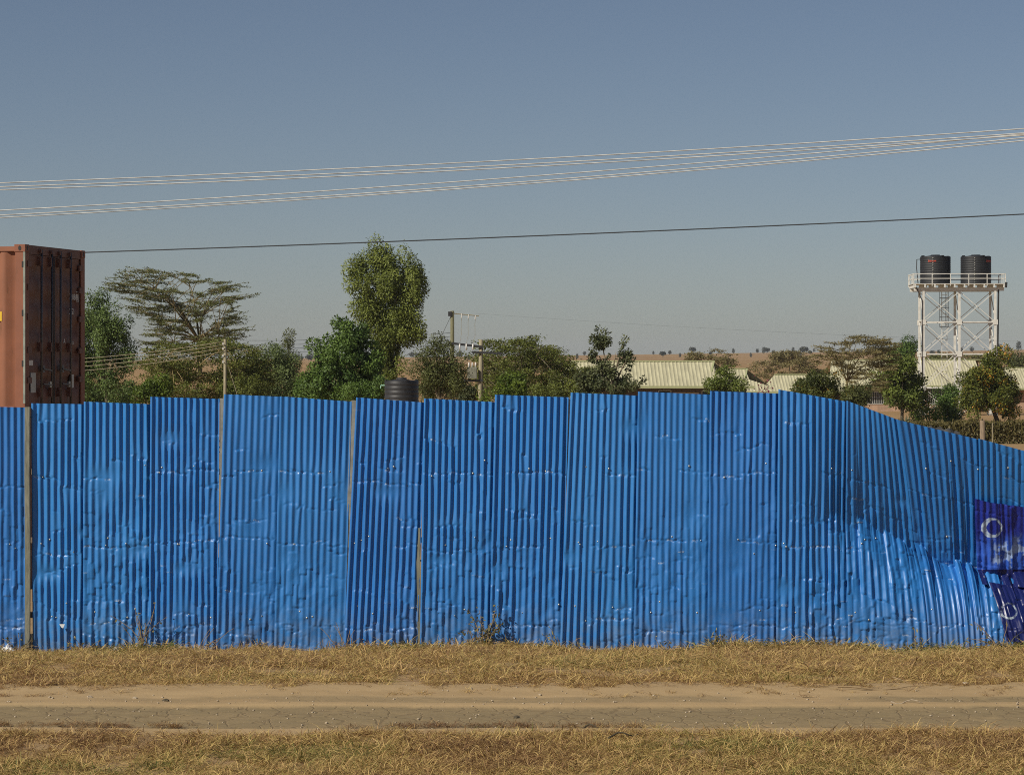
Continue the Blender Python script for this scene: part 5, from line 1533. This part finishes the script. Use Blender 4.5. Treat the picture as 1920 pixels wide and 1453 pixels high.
# ------------------------------------------------------------------ weeds and litter at the fence foot
def weed(px, py, hpx, seed, label, n=9, leafy=0, mat='twig', D=None, lean=0.0, spread=0.5):
    r = np.random.default_rng(seed); D = D or DF - 0.16; k = D / F
    x = (px - 960) * k; gz = float(ground_z(x, D))
    root = empty('dry_weed', (x, D, gz)); tag(root, label, 'weed', 'dry weeds along the fence foot')
    H = hpx * k; LPp = []
    mb = MB()
    for q in range(n):
        a = r.normal(lean, spread); L = H * r.uniform(0.55, 1.05); bx0 = r.normal(0, 0.05)
        pts = []; p = Vector((bx0, r.normal(0, 0.03), -0.02)); ang = a * 0.4
        for j in range(7):
            pts.append(p.copy()); ang += a * 0.18 + r.normal(0, 0.12)
            p = p + Vector((math.sin(ang), r.normal(0, 0.06), math.cos(ang))) * L / 6
        mb.tube(pts, list(np.linspace(0.006, 0.0025, 7)), 4, False)
        for j in range(leafy):
            t = pts[int(r.integers(2, 7))]; LPp.append(tuple(t + Vector(r.normal(0, 0.02, 3))))
    mb.build('stems', M[mat], root)
    if LPp:
        leaf_mesh('leaves', np.array(LPp), r, 0.05, 0.026, 0.5, r.random(len(LPp)), 0, root, M['l_thorn'])
weed(268, 1195, 95, 1, 'tangled dry weed leaning against the fence under the fifth sheet', 12, 3)
weed(378, 1198, 62, 2, 'long straw stalks leaning right at the fence foot', 6, 0, lean=0.7, spread=0.2)
weed(645, 1205, 70, 3, 'thin bare stems at the fence foot left of the black tank', 6, 0, spread=0.25)
weed(905, 1198, 78, 4, 'bushy brown dead weed against the fence below the power poles', 12, 16)
weed(1048, 1196, 52, 5, 'small dry leafy stem at the seam right of the bushy dead weed', 4, 5)
weed(1715, 1198, 48, 6, 'dry leafy weed at the foot of the leaning sheets', 7, 7)
weed(1872, 1196, 72, 7, 'curling dry vine beside the navy printed sheet', 6, 6, lean=-0.6)
weed(40, 1200, 42, 8, 'short green-brown weed at the grey metal post', 7, 6)
weed(150, 1200, 40, 9, 'low dead weed right of the grey metal post', 6, 3)
weed(1345, 1196, 40, 10, 'dark brown dead clump below the tall right sheets', 10, 8)
for k, wx in enumerate(sorted(np.random.default_rng(500).uniform(20, 1900, 14))):
    r_ = np.random.default_rng(500 + k)
    weed(float(wx), 1200, float(r_.uniform(22, 38)), 510 + k, '%s short wispy dry stalk from the left along the fence foot' % ORD[k], 5, 2, spread=0.6)
def litter(name, px, py, D, w, h, mat, label, seed):
    r = np.random.default_rng(seed)
    c_ = W(px, py, D); gz = float(ground_z(c_.x, D))
    mb = MB(); n = 9
    for i in range(n):
        for j in range(n):
            u, v = i / (n - 1) - 0.5, j / (n - 1) - 0.5
            mb.v.append((u * w + r.normal(0, w * 0.05), v * w * 0.5 + r.normal(0, w * 0.05), h * (1 - 2.2 * abs(u)) * (1 - 2 * abs(v)) * r.uniform(0.5, 1.2)))
    mb.f = [(i * n + j, (i + 1) * n + j, (i + 1) * n + j + 1, i * n + j + 1) for i in range(n - 1) for j in range(n - 1)]
    o = mb.build(name, M[mat], None); o.location = (c_.x, D, gz + 0.03)
    return tag(o, label, 'litter')
litter('plastic_scrap', 14, 1200, 32.45, 0.20, 0.10, 'plastic_white', 'crumpled white plastic scrap at the fence foot in the left corner', 1)
litter('plastic_scrap', 216, 1204, 32.45, 0.14, 0.06, 'plastic_white', 'small white plastic scrap in the grass below the fence', 2)
def pebble(px, py, s, label, seed, mat='stone'):
    D = F * EYE / (py - HOR); r = np.random.default_rng(seed)
    x = (px - 960) / F * D
    bm = bmesh.new(); bmesh.ops.create_icosphere(bm, subdivisions=2, radius=1)
    for v in bm.verts:
        v.co = Vector((v.co.x * s, v.co.y * s * 0.8, v.co.z * s * 0.55)) * (1 + 0.25 * float(r.normal(0, 0.5)))
    me = bpy.data.meshes.new('pebble'); bm.to_mesh(me); bm.free()
    o = mobj('pebble', me, M[mat]); o.location = (x, D, float(track_z(np.array(x), np.array(D))[0]) + s * 0.2)
    tag(o, label, 'stone')
pebble(168, 1309, 0.030, 'small pale stone on the left of the track', 1)
pebble(253, 1310, 0.026, 'pale stone on the track left of the dark stone', 2)
pebble(311, 1314, 0.034, 'small dark stone on the track', 3, 'bark_dark')
pebble(969, 1342, 0.034, 'dark clod in the middle of the near rut', 4, 'bark_dark')
pebble(1810, 1288, 0.040, 'pale stone at the verge edge on the right', 5)
def stick(px, py, L, ang, label, seed, mat='twig', rad=0.008):
    D = F * EYE / (py - HOR); x = (px - 960) / F * D
    z = float(track_z(np.array(x), np.array(D))[0]) if 24.3 < D < 28.3 else float(ground_z(x, D)) + 0.06
    mb = MB(); d = Vector((math.cos(ang), math.sin(ang), 0))
    mb.tube([d * (t - 0.5) * L + Vector((0, 0.02 * math.sin(t * 9 + seed), 0.015 + 0.02 * math.sin(t * 7 + seed))) for t in np.linspace(0, 1, 7)], list(np.linspace(rad, rad * 0.5, 7)), 5)
    o = mb.build('stick', M[mat]); o.location = (x, D, z); tag(o, label, 'stick')
stick(1650, 1297, 0.9, 0.15, 'long dry cane lying along the verge edge', 1)
stick(1720, 1284, 0.7, -0.9, 'dry cane slanting down to the track edge', 2)
stick(1700, 1321, 0.32, 0.05, 'pale straw stick lying on the track at the right', 3, 'stone')
stick(1105, 1364, 0.2, 0.1, 'short dark stick at the near edge of the track', 4, 'bark_dark', 0.012)
stick(1168, 1391, 0.32, 0.5, 'dark twig lying in the near grass', 5, 'bark_dark', 0.010)

def gravel():
    r = np.random.default_rng(61); n = 900
    x = r.uniform(-8, 8, n); y = 24.6 + 3.2 * r.random(n); z = track_z(x, y)[0]
    sz = 0.006 + 0.012 * r.random(n) ** 3
    o8 = np.array([(1, 0, 0), (0, 1, 0), (-1, 0, 0), (0, -1, 0), (0, 0, 0.7), (0, 0, -0.7)])
    f8 = np.array([(0, 1, 4), (1, 2, 4), (2, 3, 4), (3, 0, 4), (1, 0, 5), (2, 1, 5), (3, 2, 5), (0, 3, 5)])
    V = (o8[None] * (sz[:, None, None] * (0.7 + 0.6 * r.random((n, 6, 1)))) + np.stack([x, y, z + sz * 0.3], -1)[:, None, :]).reshape(-1, 3)
    Fq = (f8[None] + (np.arange(n) * 6)[:, None, None]).reshape(-1, 3)
    o = mobj('gravel', mesh_np('gravel', V, Fq), M['stone'])
    tag(o, 'fine gravel and clods scattered over the dirt track', 'gravel', kind='stuff')
gravel()
# ------------------------------------------------------------------ thin dusty air
def haze():
    m = bpy.data.materials.new('dusty_air'); m.use_nodes = True
    nt = m.node_tree; nt.nodes.clear()
    out = nt.nodes.new('ShaderNodeOutputMaterial'); v = nt.nodes.new('ShaderNodeVolumePrincipled')
    v.inputs['Color'].default_value = (0.80, 0.86, 0.95, 1)
    v.inputs['Density'].default_value = 0.00008
    v.inputs['Anisotropy'].default_value = 0.0
    nt.links.new(v.outputs[0], out.inputs['Volume'])
    o = MB().span((-4200, -40, -34), (4200, 6200, 45)).build('haze', m)
    tag(o, 'thin dusty haze over the plain', 'haze', kind='stuff')
haze()
